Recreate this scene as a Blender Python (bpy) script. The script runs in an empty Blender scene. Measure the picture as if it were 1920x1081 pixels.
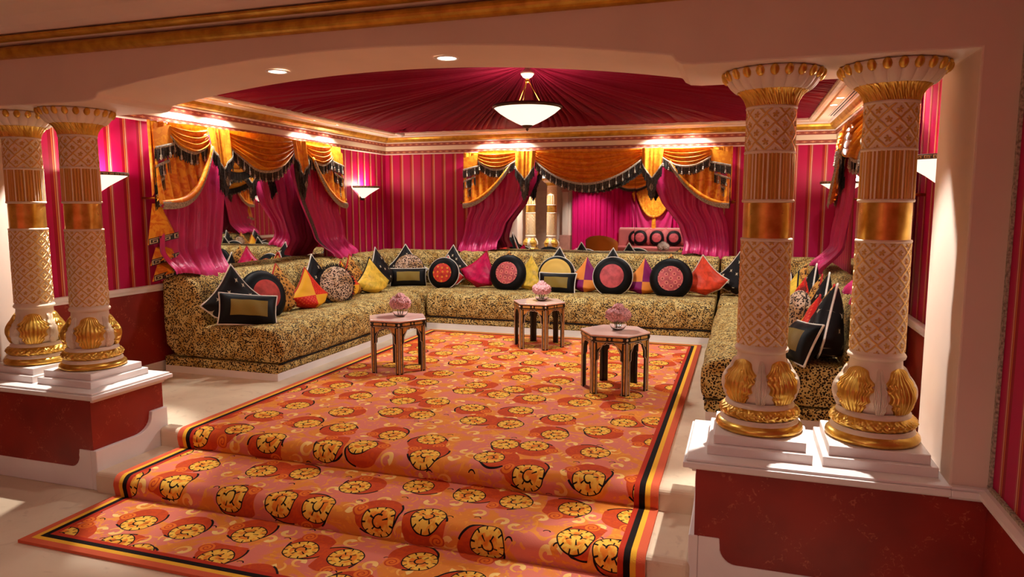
import bpy, bmesh, math, random
import numpy as np
from mathutils import Matrix, Vector
PI = math.pi
random.seed(7)
scene = bpy.context.scene
COL = scene.collection

# ------------------------------------------------------------------ camera
cam_data = bpy.data.cameras.new('camera')
cam = bpy.data.objects.new('camera', cam_data)
COL.objects.link(cam)
cam_data.sensor_width = 36.0
cam_data.lens = 1320.0 / 1920.0 * 36.0
cam_data.clip_start = 0.05
YAW, PITCH, EYE = math.radians(18.085), math.radians(6.676), 1.42
cam.location = (0, 0, EYE)
cam.rotation_euler = (PI / 2 - PITCH, 0, YAW)
scene.camera = cam

# ------------------------------------------------------------------ world, exposure
world = bpy.data.worlds.new('world')
scene.world = world
world.use_nodes = True
world.node_tree.nodes['Background'].inputs[0].default_value = (1.0, 0.72, 0.55, 1)
world.node_tree.nodes['Background'].inputs[1].default_value = 0.05
vs = scene.view_settings
vs.view_transform = 'Standard'
vs.look = 'None'
vs.gamma = 1.0
vs.exposure = 0.55
vs.use_curve_mapping = False
POW = dict(wash=36, soffit=17, rear=185, sconce=8, pendant=10, down=105, hall=9, hallrear=240, hallfill=62)
WARM = (1.0, 0.97, 0.92)
HALLC = (1.0, 0.86, 0.82)

# ------------------------------------------------------------------ helpers
def lin(r, g, b):
    f = lambda c: (c / 255 / 12.92) if c / 255 <= 0.04045 else ((c / 255 + 0.055) / 1.055) ** 2.4
    return (f(r), f(g), f(b), 1.0)

def obj(name, verts, faces, mat=None, parent=None, smooth=False, uv=None, local=False, attr=None):
    """one mesh object; verts in world coordinates unless local"""
    me = bpy.data.meshes.new(name)
    v = np.asarray(verts, dtype=np.float64).reshape(-1, 3)
    if parent is not None and not local:
        off = np.zeros(3); p = parent
        while p is not None:
            off += np.array(p.location); p = p.parent
        v = v - off
    if isinstance(faces, np.ndarray):
        k = faces.shape[1]; nf = faces.shape[0]
        me.vertices.add(len(v)); me.vertices.foreach_set('co', v.ravel())
        me.loops.add(nf * k); me.loops.foreach_set('vertex_index', faces.ravel().astype(np.int32))
        me.polygons.add(nf)
        me.polygons.foreach_set('loop_start', np.arange(0, nf * k, k, dtype=np.int32))
        me.polygons.foreach_set('loop_total', np.full(nf, k, dtype=np.int32))
        me.update(calc_edges=True); me.validate()
    else:
        me.from_pydata([tuple(p) for p in v], [], [tuple(f) for f in faces])
        me.update()
    if smooth:
        me.polygons.foreach_set('use_smooth', [True] * len(me.polygons))
    if uv is not None:
        ul = me.uv_layers.new(name='UVMap')
        li = np.zeros(len(me.loops), dtype=np.int32); me.loops.foreach_get('vertex_index', li)
        ul.data.foreach_set('uv', np.asarray(uv, dtype=np.float32)[li].ravel())
    if attr is not None:
        a = me.attributes.new('gild', 'FLOAT', 'POINT')
        a.data.foreach_set('value', np.asarray(attr, dtype=np.float32).ravel())
    if mat is not None:
        me.materials.append(mat)
    o = bpy.data.objects.new(name, me)
    COL.objects.link(o)
    if parent is not None:
        o.parent = parent
    return o

def empty(name, loc=(0, 0, 0)):
    o = bpy.data.objects.new(name, None)
    o.empty_display_size = 0.1
    o.location = loc
    COL.objects.link(o)
    return o

def tag(o, label=None, cat=None, group=None, kind=None):
    if label: o['label'] = label
    if cat: o['category'] = cat
    if group: o['group'] = group
    if kind: o['kind'] = kind
    return o

def copy_tree(o, parent=None):
    c = o.copy(); COL.objects.link(c); c.parent = parent
    for ch in list(o.children):
        copy_tree(ch, c)
    return c

def struct(name, v, f, mat, parent=None, smooth=False, label=None, uv=None):
    o = obj(name, v, f, mat, parent, smooth, uv)
    if parent is None:
        o['kind'] = 'structure'
        if label: o['label'] = label
    return o

def bevel(o, w=0.006, seg=2):
    m = o.modifiers.new('bevel', 'BEVEL'); m.width = w; m.segments = seg; m.limit_method = 'ANGLE'
    return o

BOXF = [(0, 3, 2, 1), (4, 5, 6, 7), (0, 1, 5, 4), (1, 2, 6, 5), (2, 3, 7, 6), (3, 0, 4, 7)]
def box(x0, x1, y0, y1, z0, z1):
    return ([(x0, y0, z0), (x1, y0, z0), (x1, y1, z0), (x0, y1, z0),
             (x0, y0, z1), (x1, y0, z1), (x1, y1, z1), (x0, y1, z1)], list(BOXF))

class MB:
    """collects shapes into one mesh"""
    def __init__(self): self.v = []; self.f = []
    def add(self, vf):
        n = len(self.v); self.v += [tuple(p) for p in vf[0]]
        self.f += [tuple(i + n for i in q) for q in vf[1]]
        return self
    def vf(self): return self.v, self.f

def grid_faces(nu, nv, wrap_u=False):
    """verts index = j*nu+i"""
    iu = np.arange(nu if wrap_u else nu - 1); jv = np.arange(nv - 1)
    I, J = np.meshgrid(iu, jv)
    I = I.ravel(); J = J.ravel(); I2 = (I + 1) % nu
    return np.stack([J * nu + I, J * nu + I2, (J + 1) * nu + I2, (J + 1) * nu + I], axis=1)

def lathe(prof, n=48, cx=0, cy=0, cap=False):
    pr = np.array(prof, float)
    th = np.linspace(0, 2 * PI, n, endpoint=False)
    r = pr[:, 0][:, None]; z = pr[:, 1][:, None]
    x = cx + r * np.cos(th)[None]; y = cy + r * np.sin(th)[None]
    v = np.stack([x, y, np.broadcast_to(z, x.shape)], -1).reshape(-1, 3)
    f = [tuple(q) for q in grid_faces(n, len(pr), True)]
    if cap:
        f.append(tuple(range(n - 1, -1, -1)))
        f.append(tuple((len(pr) - 1) * n + i for i in range(n)))
    return [tuple(p) for p in v], f

def tube(path, r, n=8, closed=False):
    P = [Vector(p) for p in path]; m = len(P)
    vs_, fs = [], []
    prev = None
    for i, p in enumerate(P):
        a = P[(i - 1) % m] if (closed or i > 0) else P[i]
        b = P[(i + 1) % m] if (closed or i < m - 1) else P[i]
        t = (b - a)
        t = t.normalized() if t.length > 1e-9 else Vector((0, 0, 1))
        if prev is None:
            ref = Vector((0, 0, 1)) if abs(t.z) < 0.9 else Vector((1, 0, 0))
            nrm = t.cross(ref).normalized()
        else:
            nrm = (prev - t * prev.dot(t))
            nrm = nrm.normalized() if nrm.length > 1e-6 else t.orthogonal().normalized()
        prev = nrm; bn = t.cross(nrm)
        rr = r[i] if isinstance(r, (list, tuple)) else r
        for k in range(n):
            th = 2 * PI * k / n
            vs_.append(tuple(p + nrm * (rr * math.cos(th)) + bn * (rr * math.sin(th))))
    rows = m if closed else m - 1
    for i in range(rows):
        for k in range(n):
            a = i * n + k; b = i * n + (k + 1) % n
            c = ((i + 1) % m) * n + (k + 1) % n; d = ((i + 1) % m) * n + k
            fs.append((a, b, c, d))
    if not closed:
        fs.append(tuple(range(n - 1, -1, -1))); fs.append(tuple((m - 1) * n + k for k in range(n)))
    return vs_, fs

def prism(poly, h0, h1, axis='z'):
    """extrude a polygon: poly of 2-tuples; axis z: (x,y); x: (y,z); y: (x,z)"""
    n = len(poly); v = []
    for h in (h0, h1):
        for a, b in poly:
            v.append((a, b, h) if axis == 'z' else ((h, a, b) if axis == 'x' else (a, h, b)))
    f = [tuple(range(n - 1, -1, -1)), tuple(range(n, 2 * n))]
    for i in range(n):
        j = (i + 1) % n
        f.append((i, j, n + j, n + i))
    return v, f

def xform(vf, M):
    return [tuple(M @ Vector(p)) for p in vf[0]], vf[1]

# ------------------------------------------------------------------ material helpers
class NT:
    def __init__(self, name, rough=0.6, metallic=0.0, spec=0.5):
        m = bpy.data.materials.new(name); m.use_nodes = True
        self.m = m; self.t = m.node_tree; self.t.nodes.clear()
        self.out = self.t.nodes.new('ShaderNodeOutputMaterial')
        self.b = self.t.nodes.new('ShaderNodeBsdfPrincipled')
        self.t.links.new(self.b.outputs[0], self.out.inputs[0])
        self.b.inputs['Roughness'].default_value = rough
        self.b.inputs['Metallic'].default_value = metallic
        self.b.inputs['Specular IOR Level'].default_value = spec
    def set(self, sock, v):
        if isinstance(v, bpy.types.NodeSocket): self.t.links.new(v, sock)
        elif v is not None:
            try: sock.default_value = v
            except Exception: sock.default_value = v[:3]
    def base(self, v): self.set(self.b.inputs['Base Color'], v); return self
    def inp(self, name, v): self.set(self.b.inputs[name], v); return self
    def n(self, t, **kw):
        nd = self.t.nodes.new(t)
        for k, v in kw.items(): setattr(nd, k, v)
        return nd
    def m_(self, op, a, b=None, c=None):
        nd = self.n('ShaderNodeMath', operation=op)
        self.set(nd.inputs[0], a)
        if b is not None: self.set(nd.inputs[1], b)
        if c is not None: self.set(nd.inputs[2], c)
        return nd.outputs[0]
    def add(self, a, b): return self.m_('ADD', a, b)
    def sub(self, a, b): return self.m_('SUBTRACT', a, b)
    def mul(self, a, b): return self.m_('MULTIPLY', a, b)
    def lt(self, a, b): return self.m_('LESS_THAN', a, b)
    def gt(self, a, b): return self.m_('GREATER_THAN', a, b)
    def mn(self, a, b): return self.m_('MINIMUM', a, b)
    def mx(self, a, b): return self.m_('MAXIMUM', a, b)
    def ab(self, a): return self.m_('ABSOLUTE', a)
    def fr(self, a): return self.m_('FRACT', a)
    def vm(self, op, a, b=None, s=None):
        nd = self.n('ShaderNodeVectorMath', operation=op)
        self.set(nd.inputs[0], a)
        if b is not None: self.set(nd.inputs[1], b)
        if s is not None: self.set(nd.inputs['Scale'], s)
        return nd.outputs['Value'] if op in ('LENGTH', 'DOT_PRODUCT', 'DISTANCE') else nd.outputs[0]
    def mix(self, f, a, b):
        nd = self.n('ShaderNodeMix', data_type='RGBA')
        self.set(nd.inputs[0], f); self.set(nd.inputs[6], a); self.set(nd.inputs[7], b)
        return nd.outputs[2]
    def pos(self): return self.n('ShaderNodeNewGeometry').outputs['Position']
    def objc(self): return self.n('ShaderNodeTexCoord').outputs['Object']
    def uv(self): return self.n('ShaderNodeTexCoord').outputs['UV']
    def xyz(self, v):
        nd = self.n('ShaderNodeSeparateXYZ'); self.set(nd.inputs[0], v); return nd.outputs
    def comb(self, x=0.0, y=0.0, z=0.0):
        nd = self.n('ShaderNodeCombineXYZ')
        for i, q in enumerate((x, y, z)): self.set(nd.inputs[i], q)
        return nd.outputs[0]
    def noise(self, v, scale=5.0, detail=2.0, dist=0.0, col=False, rough=0.5):
        nd = self.n('ShaderNodeTexNoise')
        self.set(nd.inputs['Vector'], v); self.set(nd.inputs['Scale'], scale)
        self.set(nd.inputs['Detail'], detail); self.set(nd.inputs['Distortion'], dist)
        self.set(nd.inputs['Roughness'], rough)
        return nd.outputs['Color' if col else 0]
    def vor(self, v, scale=5.0, rnd=1.0, dims='3D', feature='F1'):
        nd = self.n('ShaderNodeTexVoronoi', voronoi_dimensions=dims, feature=feature)
        self.set(nd.inputs['Vector'], v); self.set(nd.inputs['Scale'], scale)
        self.set(nd.inputs['Randomness'], rnd)
        return nd.outputs
    def ramp(self, f, stops, interp='LINEAR'):
        nd = self.n('ShaderNodeValToRGB'); cr = nd.color_ramp; cr.interpolation = interp
        while len(cr.elements) < len(stops): cr.elements.new(0.5)
        for e, (p, c) in zip(cr.elements, stops): e.position = p; e.color = c
        self.set(nd.inputs[0], f)
        return nd.outputs[0]
    def bump(self, h, strength=0.3, dist=0.01):
        nd = self.n('ShaderNodeBump'); self.set(nd.inputs['Height'], h)
        nd.inputs['Strength'].default_value = strength; nd.inputs['Distance'].default_value = dist
        self.t.links.new(nd.outputs[0], self.b.inputs['Normal'])
        return self
    def smooth(self, x, a, b):
        nd = self.n('ShaderNodeMapRange', interpolation_type='SMOOTHSTEP')
        self.set(nd.inputs[0], x); nd.inputs[1].default_value = a; nd.inputs[2].default_value = b
        return nd.outputs[0]

def plain(name, rgb, rough=0.6, metallic=0.0, var=0.06, scale=6.0, bump=0.0, sheen=0.0):
    k = NT(name, rough, metallic)
    c = lin(*rgb); d = lin(*[max(0, q * (1 - 2.2 * var)) for q in rgb])
    nz = k.noise(k.pos(), scale, 4)
    k.base(k.mix(k.smooth(nz, 0.3, 0.75), c, d))
    if bump: k.bump(k.noise(k.pos(), scale * 12, 3), bump, 0.004)
    if sheen:
        k.b.inputs['Sheen Weight'].default_value = sheen
    return k.m

MAT = {}
MAT['plaster'] = plain('warm_white_plaster', (232, 208, 190), 0.75, var=0.02, scale=2)
MAT['white'] = plain('white_paint', (240, 230, 224), 0.45, var=0.02, scale=3)
MAT['cream'] = plain('cream_paint', (242, 224, 200), 0.5, var=0.03, scale=8)
MAT['ceiling'] = plain('ceiling_paint', (242, 234, 210), 0.7, var=0.02, scale=2)
MAT['brass'] = plain('brass', (214, 160, 62), 0.28, 1.0, var=0.06, scale=20)
MAT['bronze'] = plain('dark_bronze', (84, 58, 44), 0.35, 0.7, var=0.08, scale=20)
MAT['black'] = plain('black_velvet', (12, 10, 11), 0.9)
MAT['piping'] = plain('white_piping', (238, 228, 212), 0.7)
MAT['darkslot'] = plain('dark_slot', (30, 24, 22), 0.8)

def gold_mat(name, rgb, rough, metal=1.0):
    k = NT(name, rough, metal)
    nz = k.noise(k.pos(), 14, 4)
    k.base(k.mix(k.smooth(nz, 0.25, 0.8), lin(*rgb), lin(rgb[0] * 0.80, rgb[1] * 0.70, rgb[2] * 0.5)))
    k.inp('Roughness', k.add(rough - 0.06, k.mul(nz, 0.16)))
    return k.m
MAT['gold'] = gold_mat('gold_leaf', (240, 200, 98), 0.28, 0.85)
MAT['gold_moulding'] = gold_mat('gold_moulding', (220, 176, 64), 0.34, 0.6)

def gilded_mat():
    k = NT('gilded_relief', 0.45)
    a = k.n('ShaderNodeAttribute', attribute_name='gild').outputs['Fac']
    nz = k.noise(k.pos(), 40, 3)
    f = k.smooth(k.add(a, k.mul(k.sub(nz, 0.5), 0.35)), 0.35, 0.65)
    k.base(k.mix(f, lin(244, 226, 200), lin(220, 176, 96)))
    k.inp('Metallic', k.mul(f, 0.65)); k.inp('Roughness', k.sub(0.55, k.mul(f, 0.2)))
    return k.m
MAT['gilded'] = gilded_mat()

def wallpaper(name, axis):
    k = NT(name, 0.5)
    p = k.xyz(k.pos()); c = k.fr(k.m_('DIVIDE', k.add(p[axis], 40.0), 0.158))
    cr, mg = lin(154, 9, 40), lin(186, 13, 80)
    og, crm, tp = lin(206, 112, 58), lin(234, 196, 156), lin(182, 72, 84)
    st = [(0.0, mg), (0.46, cr), (0.635, og), (0.70, cr), (0.74, crm), (0.785, tp), (0.86, mg)]
    k.base(k.ramp(c, st, 'CONSTANT'))
    k.b.inputs['Specular IOR Level'].default_value = 0.25
    return k.m
MAT['paper_x'] = wallpaper('striped_wallpaper_back', 0)
MAT['paper_y'] = wallpaper('striped_wallpaper_side', 1)

def dado_mat():
    k = NT('red_marbled_dado', 0.45)
    p = k.pos(); nz = k.noise(p, 3.0, 5); fine = k.noise(p, 46, 3, 1.5)
    s = k.xyz(p); h = k.add(s[0], s[1])
    # trellis of faint painted sprigs
    d1 = k.ab(k.sub(k.fr(k.mul(k.add(h, s[2]), 2.6)), 0.5)); d2 = k.ab(k.sub(k.fr(k.mul(k.sub(h, s[2]), 2.6)), 0.5))
    line = k.lt(k.mn(d1, d2), 0.07)
    sp = k.mul(line, k.smooth(fine, 0.54, 0.7))
    c = k.mix(k.smooth(nz, 0.3, 0.7), lin(150, 34, 20), lin(124, 24, 14))
    k.base(k.mix(k.mul(sp, 0.38), c, lin(214, 120, 84)))
    return k.m
MAT['dado'] = dado_mat()

def marble_mat():
    k = NT('beige_marble', 0.32)
    p = k.pos(); nz = k.noise(p, 1.6, 6, 1.2); v = k.noise(p, 5, 5, 2.5)
    c = k.mix(k.smooth(nz, 0.3, 0.7), lin(232, 212, 182), lin(214, 190, 160))
    k.base(k.mix(k.mul(k.smooth(v, 0.58, 0.7), 0.35), c, lin(186, 158, 130)))
    return k.m
MAT['marble'] = marble_mat()

def leopard_mat(name, coord='pos', scale=74.0, rosette=False, tan=(206, 182, 116), dark=(38, 24, 14)):
    k = NT(name, 0.8)
    p = k.pos() if coord == 'pos' else k.objc()
    w = k.vm('ADD', p, k.vm('SCALE', k.noise(p, scale * 0.9, 2, col=True), s=0.55 / scale))
    d = k.vor(w, scale, 1.0)
    big = k.noise(p, scale * 0.16, 3)
    base = k.mix(k.smooth(big, 0.35, 0.68), lin(*tan), lin(tan[0] * 0.84, tan[1] * 0.74, tan[2] * 0.56))
    if rosette:
        ring = k.mul(k.gt(d[0], 0.20), k.lt(d[0], 0.47)); gap = k.gt(k.noise(p, scale * 2.3, 1), 0.42)
        cen = k.mix(k.lt(d[0], 0.21), base, lin(170, 104, 48))
        k.base(k.mix(k.mul(ring, gap), cen, lin(*dark)))
    else:
        thr = k.add(0.24, k.mul(k.noise(p, scale * 0.45, 2), 0.44))
        k.base(k.mix(k.lt(d[0], thr), base, lin(*dark)))
    k.b.inputs['Specular IOR Level'].default_value = 0.2
    k.bump(k.noise(p, 160, 2), 0.25, 0.003)
    return k.m
MAT['leopard'] = leopard_mat('leopard_velvet')
MAT['leopard_c'] = leopard_mat('leopard_print_cushion', 'obj', 30.0, True, (206, 150, 72))
MAT['leopard_f'] = leopard_mat('leopard_fur_cushion', 'obj', 60.0, False, (206, 176, 150), (48, 30, 26))

def satin(name, rgb, damask=None, rough=0.42, bumpy=0.0):
    k = NT(name, rough)
    p = k.pos(); c = lin(*rgb)
    if damask:
        nz = k.noise(p, 15, 3, 1.2)
        k.base(k.mix(k.smooth(nz, 0.44, 0.58), c, lin(*damask)))
    else:
        nz = k.noise(p, 3, 3)
        k.base(k.mix(nz, c, lin(*[q * 0.88 for q in rgb])))
    k.b.inputs['Specular IOR Level'].default_value = 0.35 if rough < 0.5 else 0.1
    if bumpy:
        k.bump(k.noise(k.vm('MULTIPLY', p, (1.0, 1.0, 0.8)), 13, 3, 1.2), bumpy, 0.02)
    return k.m
MAT['pink'] = satin('magenta_taffeta', (212, 50, 114), None, 0.36, 0.35)
MAT['gold_fabric'] = satin('golden_damask', (240, 160, 42), (226, 132, 30), 0.38)
MAT['gold_lining'] = satin('golden_damask_lining', (240, 166, 46), (222, 120, 26), 0.40)
MAT['tent'] = satin('crimson_tent_fabric', (128, 13, 40), None, 0.75)
MAT['braid'] = plain('silver_braid', (200, 188, 164), 0.6, var=0.2, scale=90)
MAT['fringe'] = plain('charcoal_fringe', (92, 86, 80), 0.7, var=0.42, scale=70)
MAT['web'] = plain('fringe_web', (30, 26, 25), 0.8)
MAT['grey_braid'] = plain('grey_silk_braid', (104, 84, 80), 0.5, var=0.2, scale=60)
MAT['bead'] = plain('pale_bead', (186, 170, 150), 0.4)

def key_mat(name, light, dark, scale, axis=None):
    """greek-key like band using UV (u along, v across 0..1)"""
    k = NT(name, 0.5)
    s = k.xyz(k.uv()); u = k.fr(k.mul(s[0], scale)); v = s[1]
    sq = lambda x0, x1, y0, y1: k.mul(k.mul(k.gt(u, x0), k.lt(u, x1)), k.mul(k.gt(v, y0), k.lt(v, y1)))
    g = sq(0.05, 0.9, 0.76, 0.86)
    for r in ((0.05, 0.15, 0.14, 0.86), (0.05, 0.72, 0.14, 0.25), (0.62, 0.72, 0.14, 0.62), (0.30, 0.72, 0.52, 0.62), (0.30, 0.40, 0.36, 0.62)):
        g = k.mx(g, sq(*r))
    k.base(k.mix(g, lin(*dark), lin(*light)))
    return k.m
MAT['key'] = key_mat('greek_key_braid', (206, 186, 140), (34, 30, 28), 12.0)
MAT['key_rim'] = key_mat('greek_key_bronze', (196, 148, 84), (66, 44, 34), 14.0)

def band_mat():
    k = NT('ornament_band', 0.5)
    s = k.xyz(k.pos()); h = k.add(s[0], s[1])
    u = k.sub(k.fr(k.mul(h, 11.0)), 0.5); w = k.sub(k.fr(k.mul(h, 22.0)), 0.5)
    z = k.fr(k.mul(s[2], 30.0))
    dm = k.lt(k.add(k.ab(u), k.mul(k.ab(k.sub(z, 0.5)), 0.8)), 0.26)
    dt = k.lt(k.add(k.ab(w), k.ab(k.sub(z, 0.5))), 0.2)
    k.base(k.mix(k.mx(dm, k.mul(dt, 0.6)), lin(150, 70, 54), lin(206, 140, 100)))
    return k.m
MAT['band'] = band_mat()

def mirror_mat():
    k = NT('mirror_glass', 0.015, 1.0); k.base((0.86, 0.86, 0.84, 1)); return k.m
MAT['mirror'] = mirror_mat()

def glass_mat():
    k = NT('clear_glass', 0.02)
    k.base((1, 1, 1, 1)); k.inp('Transmission Weight', 1.0); k.inp('IOR', 1.45)
    return k.m
MAT['glass'] = glass_mat()

def emit(name, rgb, strength, base=(240, 236, 226)):
    k = NT(name, 0.4); k.base(lin(*base))
    k.b.inputs['Emission Color'].default_value = lin(*rgb)
    k.b.inputs['Emission Strength'].default_value = strength
    return k.m
MAT['lamp_glass'] = emit('lit_opal_glass', (255, 244, 226), 0.72)
MAT['lamp_disc'] = emit('lit_downlight', (255, 240, 214), 9.0)

def lamp(name, kind, loc, power, color=WARM, size=0.05, parent=None, aim=None, angle=90, blend=0.5):
    d = bpy.data.lights.new(name, kind); d.energy = power; d.color = color
    if kind == 'AREA': d.shape = 'DISK'; d.size = size
    else: d.shadow_soft_size = size
    if kind == 'SPOT': d.spot_size = math.radians(angle); d.spot_blend = blend
    o = bpy.data.objects.new(name, d); COL.objects.link(o)
    o.location = loc
    if aim is not None:
        o.rotation_euler = (Vector(aim) - Vector(loc)).to_track_quat('-Z', 'Y').to_euler()
    if parent is not None:
        o.parent = parent; o.location = Vector(loc) - Vector(parent.location)
    return o
# ------------------------------------------------------------------ dimensions (metres)
XL, XR, YB = -4.75, 1.0, 8.88          # inner faces of the alcove
YH, YF = 3.03, 3.57                    # front and rear face of the arched front wall
ZC, ZLOW = 2.36, -0.24                 # ceiling of the alcove, floor of the hall
HX0, HX1, HY0 = -7.6, 0.94, -4.3       # hall extents
ZHALL = 2.42
COLX = (-4.293, -3.83, 0.10, 0.563); COLY = 3.295

# ------------------------------------------------------------------ floors and steps
v, f = prism([(XL, YF), (-3.55, YF), (-3.55, 3.49), (-0.165, 3.49), (-0.165, YF), (XR, YF), (XR, YB), (XL, YB)], -0.3, 0.0)
bevel(struct('floor', v, f, MAT['marble'], label='polished beige marble floor of the raised alcove'), 0.03, 4)
struct('floor_lower', *box(HX0, HX1 + 0.1, HY0, 3.7, -0.34, ZLOW), MAT['marble'], label='beige marble floor of the hall in front of the steps')
bevel(struct('floor_step', *box(-3.55, -0.165, 3.0, 3.6, -0.26, -0.12), MAT['marble'], label='single marble step between the two pedestals'), 0.03, 4)

# ------------------------------------------------------------------ alcove walls
def side_wall(name, x0, x1, xin, mat, lab, sgn, n):
    w = struct(name, *box(x0, x1, YF, YB + 0.1, -0.1, ZC + 0.05), mat, label=lab)
    obj('dado', *box(min(xin, xin + sgn * 0.012), max(xin, xin + sgn * 0.012), YF, YB, 0.09, 0.70), MAT['dado'], w)
    m = MB()
    m.add(box(min(xin, xin + sgn * 0.03), max(xin, xin + sgn * 0.03), YF, YB, 0.70, 0.725))
    m.add(box(min(xin, xin + sgn * 0.045), max(xin, xin + sgn * 0.045), YF, YB, 0.725, 0.757))
    bevel(struct('trim_%d' % n, *m.vf(), MAT['white'], label='white chair rail along the striped side wall'), 0.006)
    b = struct('baseboard_' + ('left' if sgn > 0 else 'right'), *box(min(xin, xin + sgn * 0.025), max(xin, xin + sgn * 0.025), YF, YB, 0.0, 0.09), MAT['white'], label='white baseboard below the red dado')
    bevel(b, 0.006)
side_wall('wall_left', XL - 0.1, XL, XL, MAT['paper_y'], 'left alcove wall with crimson and magenta striped wallpaper', 1, 1)
side_wall('wall_right', XR, XR + 0.1, XR, MAT['paper_y'], 'right alcove wall with crimson and magenta striped wallpaper', -1, 2)
wb = struct('wall_back', *box(XL - 0.1, XR + 0.1, YB, YB + 0.1, -0.1, ZC + 0.05), MAT['paper_x'], label='back alcove wall with crimson and magenta striped wallpaper')
obj('dado', *box(XL, XR, YB - 0.012, YB, 0.0, 0.70), MAT['dado'], wb)

# ------------------------------------------------------------------ arched front wall
arch = []
xa0, xa1, zs, zp = -3.36, -0.30, 2.03, 2.155
for i in range(33):
    t = i / 32.0; x = xa0 + (xa1 - xa0) * t
    arch.append((x, zs + (zp - zs) * (1 - (2 * t - 1) ** 2)))
corL = [(-3.45, 1.99), (-3.40, 1.995), (-3.375, 2.008)]
corR = [(-0.285, 2.008), (-0.26, 1.995), (-0.21, 1.99)]
poly = [(HX0, ZLOW - 0.1), (-4.5, ZLOW - 0.1), (-4.5, 1.99)] + corL + arch + corR + [(0.80, 1.99), (0.80, ZLOW - 0.1), (XR + 0.1, ZLOW - 0.1), (XR + 0.1, 2.6), (HX0, 2.6)]
v, f = prism(poly, YH, YF, 'y')
bevel(struct('wall_front', v, f, MAT['plaster'], label='warm white plaster wall with a wide shallow arch over the steps'), 0.008, 2)

# hall crown mouldings on the front wall and the hall ceiling
def bar_x(prof, x0=HX0, x1=HX1):
    return prism(prof, x0, x1, 'x')
def halfround(y, z0, z1, out, n=10):
    return [(y, z0)] + [(y - out * math.sin(PI * i / n), z0 + (z1 - z0) * (0.5 - 0.5 * math.cos(PI * i / n))) for i in range(1, n)] + [(y, z1)]
struct('trim_3', *bar_x(halfround(YH + 0.002, 2.245, 2.315, 0.05)), MAT['gold_moulding'], smooth=False, label='wide gilded crown moulding high on the hall side of the arch wall')
struct('trim_4', *bar_x([(YH, 2.315), (YH - 0.045, 2.318), (YH - 0.075, 2.328), (YH, 2.35)]), MAT['plaster'], label='plaster cove between the two gilded mouldings')
struct('trim_5', *bar_x(halfround(YH - 0.07, 2.322, 2.352, 0.045) + [(YH, 2.352), (YH, 2.322)]), MAT['gold_moulding'], label='narrow upper gilded crown moulding under the hall ceiling')
struct('trim_6', *bar_x([(YH, 2.352), (YH - 0.115, 2.352), (YH - 0.15, 2.375), (YH - 0.22, 2.405), (YH - 0.34, ZHALL), (YH, ZHALL)]), MAT['plaster'], label='plaster cove rising to the hall ceiling')
struct('ceiling_hall', *box(HX0, HX1 + 0.1, HY0, YH, ZHALL, ZHALL + 0.1), MAT['plaster'], label='plain warm white ceiling of the hall')

# hall right wall: striped paper, rail, red dado
wr = struct('wall_hall_right', *box(HX1, HX1 + 0.1, HY0, YH, ZLOW - 0.1, ZHALL), MAT['paper_y'], label='striped hall wall at the right edge of the photo')
obj('dado', *box(HX1 - 0.01, HX1, HY0, YH, -0.1, 0.29), MAT['dado'], wr)
def rail_profile_right(x):
    return [(x, 0.285), (x - 0.02, 0.285), (x - 0.026, 0.30), (x - 0.05, 0.318), (x - 0.05, 0.335), (x - 0.03, 0.345), (x, 0.345)]
v, f = prism([(p[0], p[1]) for p in rail_profile_right(HX1)], HY0, YH, 'y')
struct('trim_7', v, f, MAT['white'], label='white dado rail on the hall wall at right')
m = MB().add(box(HX1 - 0.012, HX1 - 0.001, YH - 0.02, YH - 0.001, 0.345, ZHALL)).add(box(HX1 - 0.014, HX1 - 0.001, HY0, YH - 0.001, 0.345, 0.358))
struct('trim_8', *m.vf(), MAT['braid'], label='narrow woven braid edging the striped hall wall')
struct('baseboard_hall_right', *box(HX1 - 0.03, HX1, HY0, YH, ZLOW, -0.11), MAT['white'], label='white baseboard of the hall wall at right')

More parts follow.
